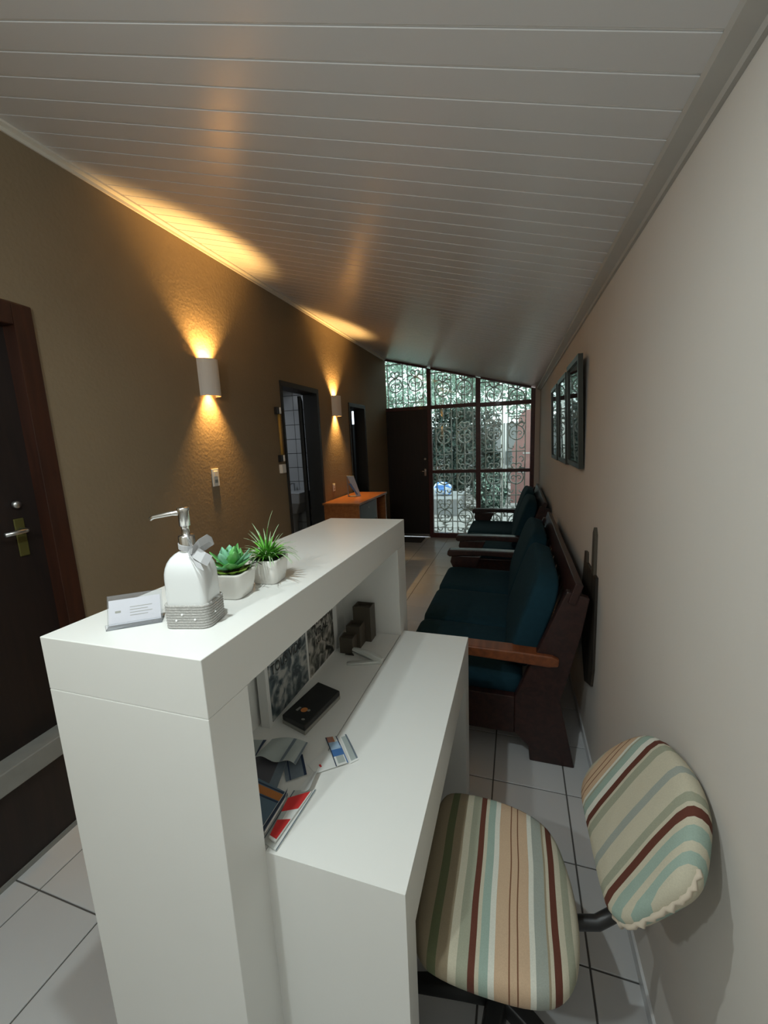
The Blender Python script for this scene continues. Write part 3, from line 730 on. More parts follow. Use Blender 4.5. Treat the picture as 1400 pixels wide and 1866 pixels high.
pmp.lathe([(0.0145, 0.146), (0.0150, 0.150), (0.0150, 0.176), (0.0142, 0.178), (0.0075, 0.179), (0.0070, 0.182), (0.0070, 0.196), (0.0100, 0.197), (0.0100, 0.224), (0.0112, 0.226), (0.0112, 0.231), (0.010, 0.2325)], n=24, T=ST)
pm = pmp.obj('pump', M['chrome'], sd)
MB().tube([(0, 0, 0.222), (-0.02, -0.004, 0.2225), (-0.055, -0.010, 0.217), (-0.062, -0.011, 0.213)], [0.0052, 0.0048, 0.0040, 0.0038], 10, T=ST).obj('spout', M['chrome'], pm)
rbn = MB()
def band(mb, pts, w, thick=0.0008, T=None, up=(0, 0, 1)):
    """flat ribbon of width w along pts, widened along up"""
    vs = []; n = len(pts); u = Vector(up).normalized() * w / 2
    for p in pts:
        p = Vector(p); vs += [p - u, p + u]
    vs2 = [v + Vector((thick, thick, thick)) for v in vs]
    allv = vs + vs2
    if T: allv = [T @ v for v in allv]
    fs = []
    for i in range(n - 1):
        a = 2 * i
        fs += [(a, a + 1, a + 3, a + 2), (2 * n + a + 2, 2 * n + a + 3, 2 * n + a + 1, 2 * n + a)]
        fs += [(a, a + 2, 2 * n + a + 2, 2 * n + a), (a + 1, 2 * n + a + 1, 2 * n + a + 3, a + 3)]
    mb.add(allv, fs, 0, False)
band(rbn, [(0.0165 * math.cos(t), 0.0165 * math.sin(t), 0.155 - 0.004 * math.cos(t)) for t in [2 * PI * i / 18 for i in range(19)]], 0.010, T=ST)
Tb = ST @ Matrix.Translation((0.020, -0.016, 0.152))
band(rbn, [(0, 0, 0), (0.010, -0.010, -0.003), (0.026, -0.014, -0.012), (0.036, -0.010, -0.020)], 0.020, T=Tb, up=(0.3, 0.6, 0.8))
band(rbn, [(0, 0, 0), (-0.002, -0.012, -0.008), (0.014, -0.022, -0.021), (0.026, -0.022, -0.028)], 0.014, T=Tb, up=(-0.5, 0.3, 0.8))
for sx, zz in ((1, 0.006), (-0.25, 0.010)):
    band(rbn, [(0.002, -0.002, 0), (0.016 * sx + 0.004, -0.010, 0.013 + zz * 0.4), (0.032 * sx + 0.004, -0.006, 0.018 + zz), (0.036 * sx + 0.004, 0.002, 0.010 + zz), (0.020 * sx, 0.006, 0.004), (0.002, 0.0, 0)], 0.018, T=Tb, up=(0.1, -0.5, 0.85))
band(rbn, [(-0.004, -0.008, -0.004), (0.006, -0.013, 0.001), (0.012, -0.006, 0.004)], 0.014, T=Tb, up=(0.4, -0.2, 0.9))
rbn.obj('ribbon_bow', M['ribbon'], sd)

# card holder
ch = empty('card_holder', (-0.715, 0.570, ZC), 'clear acrylic business card holder left of the soap dispenser', 'card holder')
CT = Matrix.Translation((-0.757, 0.538, ZC)) @ Matrix.Rotation(math.atan2(0.056, 0.073), 4, 'Z')
tilt = Matrix.Rotation(-0.42, 4, 'X')
hm = MB(); hm.box((0, 0.0, 0), (0.098, 0.034, 0.002), T=CT)
Tt = CT @ Matrix.Translation((0, 0.012, 0.002)) @ tilt
hm.box((0, 0.0, 0), (0.098, 0.002, 0.062), T=Tt); hm.box((0, -0.012, 0), (0.098, -0.010, 0.012), T=CT @ Matrix.Translation((0, 0.012, 0.0)))
hm.obj('holder', M['acrylic'], ch, bevel=0.0006)
cd = MB().box((0.003, -0.0016, 0.003), (0.095, -0.0004, 0.052), T=Tt).obj('card', M['cardp'], ch)
txt = MB()
for i in range(4): txt.box((0.040, -0.0019, 0.034 - i * 0.0055), (0.040 + 0.040 - (i % 2) * 0.008, -0.00165, 0.0350 - i * 0.0055), T=Tt)
txt.box((0.014, -0.0019, 0.026), (0.024, -0.00165, 0.030), T=Tt)
txt.obj('print', M['greyb'], ch)

# plants
def pot(e, c, a, hh, ang):
    T = Matrix.Translation(c) @ Matrix.Rotation(ang, 4, 'Z')
    rings = [rr_ring(a * s, a * s, a * 0.33, z) for s, z in ((0.74, 0.0), (0.80, 0.003), (0.93, hh * 0.5), (1.0, hh - 0.004), (1.0, hh), (0.93, hh + 0.001), (0.90, hh - 0.006))]
    MB().loft(rings, T=T).obj('pot', M['pot'], e)
    MB().loft([rr_ring(a * 0.9, a * 0.9, a * 0.3, hh - 0.008), rr_ring(a * 0.88, a * 0.88, a * 0.3, hh - 0.0035)], T=T).obj('soil', M['soil'], e)
P1 = Vector((-0.632, 0.762, ZC)); P2 = Vector((-0.603, 0.868, ZC))
e1 = empty('potted_succulent', P1, 'broad-leaved green rosette succulent in a small white pot beside the soap dispenser', 'potted plant')
e2 = empty('potted_grass_plant', P2, 'spiky long-leaved green plant in a white pot, furthest back on the counter', 'potted plant')
pot(e1, P1, 0.043, 0.060, 0.12); pot(e2, P2, 0.040, 0.062, 0.1)
def leafmesh(L, w, th, mm, curl=0.3, tip=1.0):
    mb = MB(); n = 7; rings = []
    for i in range(n + 1):
        t = i / n
        ww = w * (math.sin(PI * min(1, (0.18 + 0.82 * t)) ** 1.1) ** 0.75 if t < 1 else 0.02) + 0.0004
        x = L * t; z = curl * L * t * t
        rings.append([(x, ww, z + 0.25 * ww), (x, 0, z - th * (1 - t * 0.7)), (x, -ww, z + 0.25 * ww), (x, 0, z + th * 0.35 * (1 - t * 0.6))])
    mb.loft(rings); return mb.mesh('leaf', mm)
LM = [leafmesh(0.050, 0.0150, 0.004, M['leafg']), leafmesh(0.052, 0.0155, 0.004, M['leafb']), leafmesh(0.028, 0.012, 0.004, M['leafy'], 0.15)]
ri = random.Random(5)
for ring_, (cnt, el, sc) in enumerate(((7, 0.15, 1.0), (6, 0.55, 1.0), (5, 0.95, 0.88), (3, 1.3, 0.6))):
    for i in range(cnt):
        a = 2 * PI * i / cnt + ring_ * 0.5 + ri.uniform(-0.15, 0.15)
        s_ = sc * ri.uniform(0.92, 1.1)
        link('leaf', LM[(i + ring_) % 2], e1, (0.004 * math.cos(a), 0.004 * math.sin(a), 0.064 + ring_ * 0.005), (0, -(el + ri.uniform(-0.1, 0.1)), a), (s_, s_, s_))
for i in range(5):
    a = -2.3 + i * 0.75
    link('leaf', LM[2], e1, (0.018 * math.cos(a), 0.018 * math.sin(a), 0.056), (0, -0.25, a))
def blademesh(L, w, bend, mats):
    mb = MB(); n = 8; vs = []
    for i in range(n + 1):
        t = i / n; ww = w * (1 - t) ** 0.6 * (0.7 + 0.6 * math.sin(PI * min(1, t * 1.3))) + 0.0002
        x = L * math.sin(bend * t) / max(bend, .01); z = L * (math.cos(bend * t * 0.9)) * t
        x = L * t * math.sin(bend * t * 0.9)
        vs += [(x, ww, z), (x, -ww, z), (x - 0.001, 0, z - 0.0006)]
    fs = []; ms = []
    for i in range(n):
        a = 3 * i
        for f in ((a, a + 1, a + 4, a + 3), (a + 1, a + 2, a + 5, a + 4), (a + 2, a, a + 3, a + 5)):
            fs.append(f); ms.append(1 if i > n * 0.6 else 0)
    mb.add(vs, fs, 0, True); mb.m = ms
    return mb.mesh('leaf', mats)
BM_ = [blademesh(0.072, 0.0040, b_, [M['blade'], M['bladet']]) for b_ in (0.35, 0.8, 1.25)] + [blademesh(0.060, 0.0042, 0.9, [M['blade'], M['blade']])]
for i in range(80):
    a = i * 2.399; rad = math.sqrt(i / 80)
    k_ = 0 if rad < 0.45 else (1 if rad < 0.75 else 2)
    if i % 5 == 0: k_ = 3
    s_ = ri.uniform(0.75, 1.15) * (1.12 if rad < 0.3 else 1)
    link('leaf', BM_[k_], e2, (0.014 * rad * math.cos(a), 0.014 * rad * math.sin(a), 0.058), (0, rad * 0.55 + ri.uniform(-0.08, 0.08), a), (s_, s_, s_))
link('leaf', BM_[0], e2, (0, 0, 0.06), (0.0, -0.10, 0.3), (1.55, 1.55, 1.75))
link('leaf', BM_[0], e2, (0, 0, 0.06), (0.0, 0.22, 2.9), (1.3, 1.3, 1.4))
# the lean trailing twig between the pots
tw = MB(); tw.tube([(P1.x + 0.02, P1.y + 0.02, ZC + 0.062), (P1.x + 0.045, P1.y + 0.035, ZC + 0.072), (P1.x + 0.062, P1.y + 0.03, ZC + 0.068)], 0.0012, 5)
tw.obj('twig', M['soil'], e1)

# ------------------------------------------------------------------ things on the niche shelf (z = 0.75)
ZS = 0.7503
bx = empty('black_box', (-0.61, 1.03, ZS), 'flat glossy black box with an orange emblem in the counter niche', 'box')
Bq = [(-0.668, 0.955), (-0.575, 0.925), (-0.545, 1.110), (-0.640, 1.140)]
MB().prism(Bq, ZS, ZS + 0.012, 'z').obj('base', M['greyb'], bx, bevel=0.002)
lid = MB().prism(Bq, ZS + 0.012, ZS + 0.030, 'z').obj('lid', M['black'], bx, bevel=0.004, seg=3)
em = MB(); em.prism([(-0.612 + 0.011 * math.cos(t * PI / 5), 0.992 + 0.011 * math.sin(t * PI / 5)) for t in range(10)], ZS + 0.0302, ZS + 0.0306, 'z'); em.obj('emblem', M['orange'], lid)
em = MB(); em.prism([(-0.597 + 0.005 * math.cos(t * PI / 5), 0.993 + 0.005 * math.sin(t * PI / 5)) for t in range(10)], ZS + 0.0302, ZS + 0.0308, 'z'); em.obj('emblem', M['greyb'], lid)
em = MB(); em.prism([(-0.594 + 0.006 * math.cos(t * PI / 4), 0.952 + 0.004 * math.sin(t * PI / 4)) for t in range(8)], ZS + 0.0302, ZS + 0.0306, 'z'); em.obj('emblem', M['greyb'], lid)
em = MB(); em.prism([(-0.638, 0.985), (-0.630, 0.982), (-0.626, 1.0), (-0.633, 1.002)], ZS + 0.0302, ZS + 0.0306, 'z'); em.obj('emblem', M['greyb'], lid)

og = empty('desk_organizer', (-0.61, 1.46, ZS), 'dark brown stepped three-tier desk organizer at the niche\'s far end', 'organizer')
for (ya, yb, hh, x0, x1) in ((1.385, 1.435, 0.066, -0.668, -0.612), (1.437, 1.497, 0.092, -0.660, -0.600), (1.499, 1.560, 0.150, -0.652, -0.575)):
    m_ = MB(); t_ = 0.004
    m_.box((x0, ya, ZS), (x1, ya + t_, ZS + hh)); m_.box((x0, yb - t_, ZS), (x1, yb, ZS + hh))
    m_.box((x0, ya + t_, ZS), (x0 + t_, yb - t_, ZS + hh)); m_.box((x1 - t_, ya + t_, ZS), (x1, yb - t_, ZS + hh)); m_.box((x0 + t_, ya + t_, ZS), (x1 - t_, yb - t_, ZS + hh - 0.012))
    m_.obj('tier', M['darkbrown'], og)

st = empty('stapler', (-0.55, 1.33, ZS), 'open silver-grey stapler lying on the niche shelf beside the organizer', 'stapler')
Ts = Matrix.Translation((-0.490, 1.352, ZS + 0.004)) @ Matrix.Rotation(math.radians(172), 4, 'Z')
Ts2 = Matrix.Translation((-0.490, 1.352, ZS)) @ Matrix.Rotation(math.radians(198), 4, 'Z')
up = Ts @ Matrix.Rotation(-0.14, 4, 'Y')
MB().loft([[(x, y, z + zo) for y, z in ((-w_, 0), (w_, 0), (w_ * 0.8, hh), (-w_ * 0.8, hh))] for x, w_, hh, zo in ((-0.012, .010, .014, .004), (0.02, .013, .020, .004), (0.06, .012, .018, .008), (0.10, .010, .012, .010), (0.118, .008, .009, .010))], T=up).obj('top_arm', M['silverp'], st, bevel=0.002)
MB().box((0.01, -0.0075, 0.0), (0.115, 0.0075, 0.007), T=up).obj('magazine', M['steel'], st)
MB().loft([[(x, y, z) for y, z in ((-w_, 0), (w_, 0), (w_, hh), (-w_, hh))] for x, w_, hh in ((-0.012, .010, .012), (0.03, .011, .010), (0.10, .012, .007), (0.125, .008, .006))], T=Ts2).obj('base_arm', M['silverp'], st, bevel=0.002)
MB().tube([(0.112, 0, 0.004), (0.150, 0.002, 0.002)], 0.0022, 6, T=Ts).obj('staple_tail', M['blackm'], st)

def sheet(name, corners, z, mats, fn, label, cat, parent=None, nx=12, ny=10, curl=0.0, group=None, bend=None, th=0.0006):
    """printed sheet; corners = 4 xy pts; fn(u, v) -> material index; small upward curl"""
    a, b, c_, d = [Vector((*p, 0)) if len(p) == 2 else Vector(p) for p in corners]
    mb = MB(); vs = []
    def P(u, v, dz):
        p = (a * (1 - u) + b * u) * (1 - v) + (d * (1 - u) + c_ * u) * v
        zz = z + curl * math.sin(PI * u) + (bend(u, v) if bend else 0)
        return Vector((p.x, p.y, p.z + zz + dz))
    for k_ in (0, 1):
        for j in range(ny + 1):
            for i in range(nx + 1): vs.append(P(i / nx, j / ny, th * k_))
    N = (nx + 1) * (ny + 1); fs = []; ms = []
    for j in range(ny):
        for i in range(nx):
            q0 = j * (nx + 1) + i
            fs.append((q0, q0 + nx + 1, q0 + nx + 2, q0 + 1)); ms.append(0)
            fs.append((N + q0, N + q0 + 1, N + q0 + nx + 2, N + q0 + nx + 1)); ms.append(fn((i + .5) / nx, (j + .5) / ny))
    bd = [j * (nx + 1) for j in range(ny + 1)], [j * (nx + 1) + nx for j in range(ny + 1)], list(range(nx + 1)), [ny * (nx + 1) + i for i in range(nx + 1)]
    for line in bd:
        for i in range(len(line) - 1):
            fs.append((line[i], line[i + 1], N + line[i + 1], N + line[i])); ms.append(0)
    mb.add(vs, fs, 0, False); mb.m = ms
    o = mb.obj(name, mats, parent, org=(a + c_) / 2 + Vector((0, 0, z)) if not parent else None)
    if label: tag(o, label, cat, group)
    return o
PM = [M['paper'], M['navy'], M['skinp'], M['lblue'], M['blue'], M['paperg'], M['redp'], M['paperd'], M['bluebook'], M['orange'], M['slatem']]
def leaflet_fn(u, v):   # u along the long way, v across
    if v < 0.12 or v > 0.90: return 1 if u < 0.40 or v < 0.12 else 4
    if u < 0.22: return 2 if v < 0.55 else (9 if v < 0.7 else 0)
    if u < 0.52: return 3
    if u < 0.74: return 4
    if u < 0.92: return 5 if 0.25 < v < 0.85 else 0
    return 0
ZD = 0.7505
sheet('leaflet', [(-0.512, 0.928), (-0.438, 0.839), (-0.412, 0.860), (-0.484, 0.942)], 0.7545, PM, leaflet_fn,
      'leaflet with a blue photo print lying across the desk edge', 'leaflet', curl=0.003, nx=18, ny=12)
sheet('leaflet', [(-0.477, 0.946), (-0.407, 0.861), (-0.391, 0.880), (-0.461, 0.960)], 0.7518, PM, lambda u, v: 5 if 0.06 < u < 0.92 and 0.15 < v < 0.80 else (7 if v >= 0.80 and u < 0.95 else 0),
      'narrow grey leaflet lying right of the blue printed one', 'leaflet', curl=0.002, nx=18, ny=10)
sheet('folded_paper', [(-0.487, 0.891), (-0.515, 0.828), (-0.480, 0.806), (-0.436, 0.842)], 0.7520, PM, lambda u, v: 6 if 0.55 < u < 0.68 and 0.48 < v < 0.66 else 0,
      'white paper with a small red mark beside the blue leaflet', 'paper', curl=0.001)
sheet('brochure', [(-0.655, 0.788), (-0.532, 0.799), (-0.541, 0.881), (-0.646, 0.867)], 0.770, PM, lambda u, v: 7 if abs(u - 0.66) < 0.03 or u > 0.95 else 5,
      'grey-green open brochure arched on top of the papers in the niche', 'brochure', curl=0.010, nx=24, bend=lambda u, v: 0.008 * math.sin(u * 9) * (1 - v))
sheet('brochure', [(-0.680, 0.740), (-0.547, 0.728), (-0.575, 0.832), (-0.680, 0.812)], 0.756, PM, lambda u, v: 10 if u < 0.80 else 7,
      'dark slate brochure under the grey-green one in the niche', 'brochure', curl=0.004, nx=16)
sheet('brochure', [(-0.597, 0.836), (-0.540, 0.762), (-0.500, 0.797), (-0.545, 0.856)], 0.7535, PM, lambda u, v: 1 if abs(v - 0.22) < 0.05 or v > 0.90 else 7,
      'slate blue page with navy lines right of the dark brochure', 'brochure', curl=0.002, nx=14, ny=16)
sheet('leaflet', [(-0.722, 0.868), (-0.680, 0.812), (-0.668, 0.822), (-0.674, 0.880)], 0.7515, PM, lambda u, v: 5 if v < 0.85 else 1,
      'small grey-green leaflet at the back of the niche beside the poster board', 'leaflet', curl=0.002)
bk = empty('blue_notebook', (-0.58, 0.68, ZS), 'steel blue notebook with an orange band at the niche\'s near end', 'notebook')
Bn = [(-0.670, 0.612), (-0.520, 0.612), (-0.513, 0.727), (-0.660, 0.757)]
MB().prism(Bn, ZS + 0.0002, ZS + 0.0055, 'z').obj('pages', M['paper'], bk)
MB().prism(Bn, ZS + 0.0055, ZS + 0.0125, 'z').obj('cover', M['bluebook'], bk, bevel=0.001)
MB().prism([(-0.640, 0.716), (-0.514, 0.700), (-0.513, 0.718), (-0.640, 0.737)], ZS + 0.0126, ZS + 0.0132, 'z').obj('orange_band', M['orange'], bk)
MB().prism([(-0.640, 0.740), (-0.513, 0.7205), (-0.513, 0.7235), (-0.640, 0.744)], ZS + 0.0126, ZS + 0.0130, 'z').obj('dark_line', M['navy'], bk)
MB().prism([(-0.640, 0.710), (-0.514, 0.6945), (-0.514, 0.698), (-0.640, 0.714)], ZS + 0.0126, ZS + 0.0130, 'z').obj('dark_line', M['navy'], bk)
# bundle of magazines at the counter / desk edge
sheet('silver_folder', [(-0.508, 0.612), (-0.466, 0.602), (-0.456, 0.762), (-0.508, 0.745)], 0.7510, [M['silverp'], M['paperd'], M['paper']], lambda u, v: 1 if u > 0.93 or u < 0.06 else (2 if u > 0.82 else 0),
      'silver-edged folder lying at the desk corner under the red magazine', 'folder', nx=16, ny=10, th=0.003)
sheet('red_magazine', [(-0.495, 0.620), (-0.476, 0.614), (-0.461, 0.750), (-0.503, 0.712)], 0.7560, PM, lambda u, v: 0 if u > 0.93 or v < 0.05 else (6 if v < 0.40 or v > 0.64 else (5 if u < 0.35 else 0)),
      'red and white magazine lying at the desk corner beside the counter', 'magazine', nx=20, ny=24, th=0.004, bend=lambda u, v: 0.006 * (1 - u) * v)
sheet('dark_magazine', [(-0.518, 0.624), (-0.502, 0.618), (-0.504, 0.700), (-0.518, 0.738)], 0.7640, PM, lambda u, v: 0 if u > 0.80 or u < 0.12 else 1,
      'navy-covered magazine with white edges, left of the red one', 'magazine', nx=16, ny=8, th=0.003, bend=lambda u, v: 0.006 * u)
sheet('curled_paper', [(-0.500, 0.748), (-0.462, 0.745), (-0.470, 0.808), (-0.492, 0.812)], 0.7530, PM, lambda u, v: 0, 'white curled paper standing up between the red magazine and the leaflets', 'paper',
      nx=12, curl=0.0, bend=lambda u, v: 0.020 * u ** 3)

# ------------------------------------------------------------------ sofas along the right wall
def sofa(y0, y1, ns, label, group, arm_mat):
    e = empty('wooden_sofa', (-0.15, (y0 + y1) / 2, 0), label, 'sofa', group)
    mh = M['mahog']; t = 0.045
    rear = [(.219, .886), (.312, .858), (.286, .692), (.242, .493), (.205, .341), (.277, .0), (.075, 0), (.069, .077), (.0, .14), (.0, .33), (.099, .584)]
    front = [(-.560, .52), (-.575, .46), (-.530, .36), (-.530, .22), (-.600, 0.0), (-.430, 0.0), (-.370, .14), (-.370, .36), (-.300, .52)]
    for ya in (y0, y1 - t):
        MB().prism(rear, ya, ya + t, 'y').obj('rear_leg', mh, e, bevel=0.006)
        MB().prism(front, ya, ya + t, 'y').obj('front_leg', mh, e, bevel=0.006)
        MB().box((-.37, ya + 0.002, .135), (0.0, ya + t - 0.002, .332)).obj('end_rail', mh, e, bevel=0.003)
        near = ya == y0
        arm = [(-.600, .530), (-.595, .566), (-.575, .580), (-.30, .584), (.02, .580), (.165, .574), (.195, .560), (.192, .525), (.15, .518), (-.25, .535), (-.45, .528), (-.58, .515)]
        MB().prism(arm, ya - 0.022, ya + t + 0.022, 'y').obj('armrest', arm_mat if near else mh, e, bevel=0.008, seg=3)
    MB().box((-.545, y0 + t, .22), (-.515, y1 - t, .335)).obj('front_rail', mh, e, bevel=0.004)
    MB().box((-.51, y0 + t, .26), (0.02, y1 - t, .29)).obj('seat_deck', mh, e)
    # leaning back frame
    def leanbox(nm, xa, za, xb, zb, ya, yb, th, mm=mh):
        u = Vector((xb - xa, 0, zb - za)).normalized(); w = Vector((u.z, 0, -u.x)) * th
        MB().prism([(xa, za), (xb, zb), (xb + w.x, zb + w.z), (xa + w.x, za + w.z)], ya, yb, 'y').obj(nm, mm, e, bevel=0.004)
    leanbox('top_rail', .222, .835, .252, .930, y0 - 0.01, y1 + 0.01, 0.034)
    leanbox('lower_rail', .075, .39, .105, .47, y0 + t, y1 - t, 0.03)
    nsl = ns * 3
    for i in range(nsl):
        yc = y0 + t + (y1 - y0 - 2 * t) * (i + 0.5) / nsl
        leanbox('back_slat', .100, .46, .226, .845, yc - 0.035, yc + 0.035, 0.016)
    cw = (y1 - y0 - 2 * t) / ns
    for i in range(ns):
        yc = y0 + t + cw * (i + 0.5)
        T = Matrix.Translation((-.275, yc, .365)) @ Matrix.Rotation(0.03, 4, 'Y')
        MB().pillow(.315, cw / 2 - 0.003, .068, T, 0.45, 0.16, 40, 14).obj('seat_cushion', M['teal'], e)
    cb_ = (y1 - y0 - 2 * t) / 2
    for i in range(2):
        yc = y0 + t + cb_ * (i + 0.5)
        T = Matrix.Translation((.075, yc, .665)) @ Matrix.Rotation(0.32, 4, 'Y')
        MB().pillow(.068, cb_ / 2 - 0.003, .270, T, 0.50, 0.22, 48, 24).obj('back_cushion', M['teal'], e)
    return e
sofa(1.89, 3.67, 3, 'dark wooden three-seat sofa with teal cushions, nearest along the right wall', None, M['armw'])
sofa(4.19, 5.86, 2, 'dark wooden sofa with teal cushions at the far end beside the windows', None, M['mahog'])

# ------------------------------------------------------------------ swivel chair
cre, sag, brn, mint, wht, pea, lin, gry, olv, bge = (.58, .54, .42), (.36, .37, .28), (.13, .045, .03), (.34, .44, .38), (.72, .72, .64), (.60, .43, .29), (.20, .09, .05), (.36, .39, .35), (.15, .17, .09), (.34, .28, .19)
def pxs(lst, a, b): return [((p - a) / (b - a), c_) for p, c_ in lst]
seat_st = pxs([(205, bge), (285, olv), (318, bge), (362, cre), (392, sag), (430, brn), (453, cre), (468, mint), (500, wht), (520, pea), (568, lin), (573, pea), (598, lin), (603, pea), (640, wht), (660, gry), (700, bge), (708, cre), (720, brn), (745, cre), (765, sag), (792, cre)], 205, 820)
M['seatf'] = stripes('striped_seat_fabric', 0, seat_st, -0.185, 0.185)
SCN = Vector((-0.030, 0.905, 0))
chr_ = empty('swivel_chair', SCN, 'backed swivel chair in a cream, brown and mint striped cover, tucked at the desk', 'chair')
def outline_seat():
    pts = [(-0.216, 1.085), (-0.19, 1.125), (-0.106, 1.133), (-0.01, 1.125), (0.07, 1.098), (0.115, 1.05), (0.140, 0.96), (0.149, 0.88), (0.146, 0.80), (0.128, 0.735), (0.095, 0.700), (0.040, 0.682), (-0.054, 0.676), (-0.14, 0.678), (-0.195, 0.690), (-0.218, 0.74), (-0.224, 0.90), (-0.222, 1.02)]
    return pts
def smooth_closed(pts, it=2):
    for _ in range(it):
        n = len(pts); out = []
        for i in range(n):
            a, b = pts[i], pts[(i + 1) % n]
            out += [tuple(a[k] * .75 + b[k] * .25 for k in range(len(a))), tuple(a[k] * .25 + b[k] * .75 for k in range(len(a)))]
        pts = out
    return pts
def puffy(mb, pts, T, prof, m=0, cen=None):
    """loft of an outline through (inset scale, height) steps, closed by smooth domes"""
    cen = cen or (sum(p[0] for p in pts) / len(pts), sum(p[1] for p in pts) / len(pts))
    rings = [[(cen[0] + (x - cen[0]) * s, cen[1] + (y - cen[1]) * s, z) for x, y in pts] for s, z in prof]
    mb.loft(rings, m, T=T)
so_ = smooth_closed(outline_seat(), 2)
sb = MB(); puffy(sb, so_, Matrix.Identity(4), [(0.10, 0.425), (0.90, 0.425), (0.975, 0.432), (1.0, 0.450), (0.998, 0.466), (0.975, 0.480), (0.93, 0.487), (0.80, 0.492), (0.5, 0.495), (0.1, 0.496)])
seat = sb.obj('seat', M['seatf'], chr_, org=(-0.035, 0.905, 0.46))
pn = MB(); puffy(pn, so_, Matrix.Identity(4), [(0.10, 0.395), (0.86, 0.395), (0.90, 0.405), (0.90, 0.424), (0.1, 0.424)]); pn.obj('seat_pan', M['black'], chr_)
# backrest
P0 = Vector((.17, .92, .63)); ub = Vector((0, 1, -.1)).normalized(); vb = Vector((.16, -.04, .28)); vb = (vb - ub * vb.dot(ub)).normalized(); nb = ub.cross(vb).normalized()
if nb.x > 0: nb = -nb
# nb points towards the sitter (-x)
MBk = Matrix(((ub.x, vb.x, nb.x, P0.x), (ub.y, vb.y, nb.y, P0.y), (ub.z, vb.z, nb.z, P0.z), (0, 0, 0, 1)))
bo = [(.165, .0), (.203, .044), (.190, .127), (.155, .202), (.105, .262), (.055, .292), (-.012, .306), (-.075, .312), (-.128, .303), (-.170, .285), (-.207, .253), (-.239, .218), (-.247, .185), (-.238, .141), (-.225, .089), (-.212, .044), (-.187, .016), (-.156, .004), (-.08, .0), (.0, .0), (.081, -.002)]
bo_ = smooth_closed(bo, 2)
back_st = pxs([(100, cre), (128, pea), (172, lin), (178, pea), (203, lin), (209, pea), (238, wht), (252, sag), (262, mint), (300, wht), (330, brn), (360, cre), (376, sag), (412, cre), (505, gry), (538, cre), (610, sag), (640, cre), (655, brn), (682, cre), (700, mint), (732, cre), (752, mint), (775, cre)], 100, 800)
M['backf'] = stripes('striped_back_fabric', 0, [(t, c_) for t, c_ in back_st], 0.19, -0.24, 0.004)
# backrest is modelled in its own frame so the stripes follow it
bkm = MB(); puffy(bkm, bo_, Matrix.Identity(4), [(0.1, -0.052), (0.80, -0.052), (0.93, -0.046), (0.985, -0.032), (1.0, -0.018), (0.985, -0.006), (0.94, 0.001), (0.82, 0.006), (0.5, 0.009), (0.1, 0.010)])
bk_me = bkm.mesh('backrest', M['backf'])
bko = bpy.data.objects.new('backrest', bk_me); COL.objects.link(bko); bko.parent = chr_
bko.matrix_local = Matrix.Translation(-SCN) @ MBk
# gathered elastic hem along the lower right of the cover
hem = MB(); hp_ = []
idx = [p for p in bo_]
sel = [p for p in bo_ if p[0] < -0.13 and 0.008 < p[1] < 0.235]
for i, (x, y) in enumerate(sel):
    hp_.append((x * 1.0 + 0.001 + 0.0018 * ((i * 7) % 3 - 1), y - 0.002 + 0.0018 * ((i * 5) % 3 - 1), -0.021 - 0.004 * ((i * 5) % 2)))
hem.tube(hp_, [0.0045 + 0.0015 * ((i * 3) % 2) for i in range(len(hp_))], 7)
M['hem'] = mat('cream_gathered_hem', (.58, .50, .40), rough=0.9)
ho = bpy.data.objects.new('gathered_hem', hem.mesh('gathered_hem', M['hem'])); COL.objects.link(ho); ho.parent = bko
# support arm, mechanism, column, star base
ctr = P0 + vb * 0.15 - nb * 0.055
MB().tube([(0.02, 0.905, 0.385), (0.12, 0.905, 0.388), (0.20, 0.918, 0.400), (0.245, 0.935, 0.425), (0.268, 0.938, 0.50), (0.288, 0.925, 0.62), tuple(ctr)], [0.016] * 4 + [0.013] * 3, 10).obj('back_support', M['blackm'], chr_)
MB().box((-0.12, 0.79, 0.365), (0.07, 1.00, 0.395)).obj('tilt_mechanism', M['blackm'], chr_, bevel=0.008)
MB().lathe([(0.030, 0.08), (0.030, 0.22), (0.018, 0.225), (0.018, 0.37)], (SCN.x, SCN.y, 0)).obj('gas_column', M['blackm'], chr_)
for i in range(5):
    a = math.radians(-100 + 72 * i)
    T = Matrix.Translation(SCN) @ Matrix.Rotation(a, 4, 'Z')
    bl = MB(); bl.loft([[(x, y, z) for y, z in ((-w_, z0), (w_, z0), (w_ * .7, z1), (-w_ * .7, z1))] for x, w_, z0, z1 in ((0.0, .032, .085, .125), (.10, .028, .080, .115), (.26, .020, .062, .086), (.275, .016, .060, .080))], T=T)
    b_o = bl.obj('base_leg', M['black'], chr_, bevel=0.005)
    cs = MB()
    for s in (-1, 1): cs.lathe([(0.010, -0.008), (0.026, -0.007), (0.028, 0.0), (0.026, 0.007), (0.010, 0.008)], T=T @ Matrix.Translation((0.262, s * 0.014, 0.0285)) @ Matrix.Rotation(PI / 2, 4, 'X'), n=16)
    cs.tube([(0.262, 0, 0.03), (0.262, 0, 0.07)], 0.006, 6, T=T)
    cs.obj('caster', M['black'], b_o)

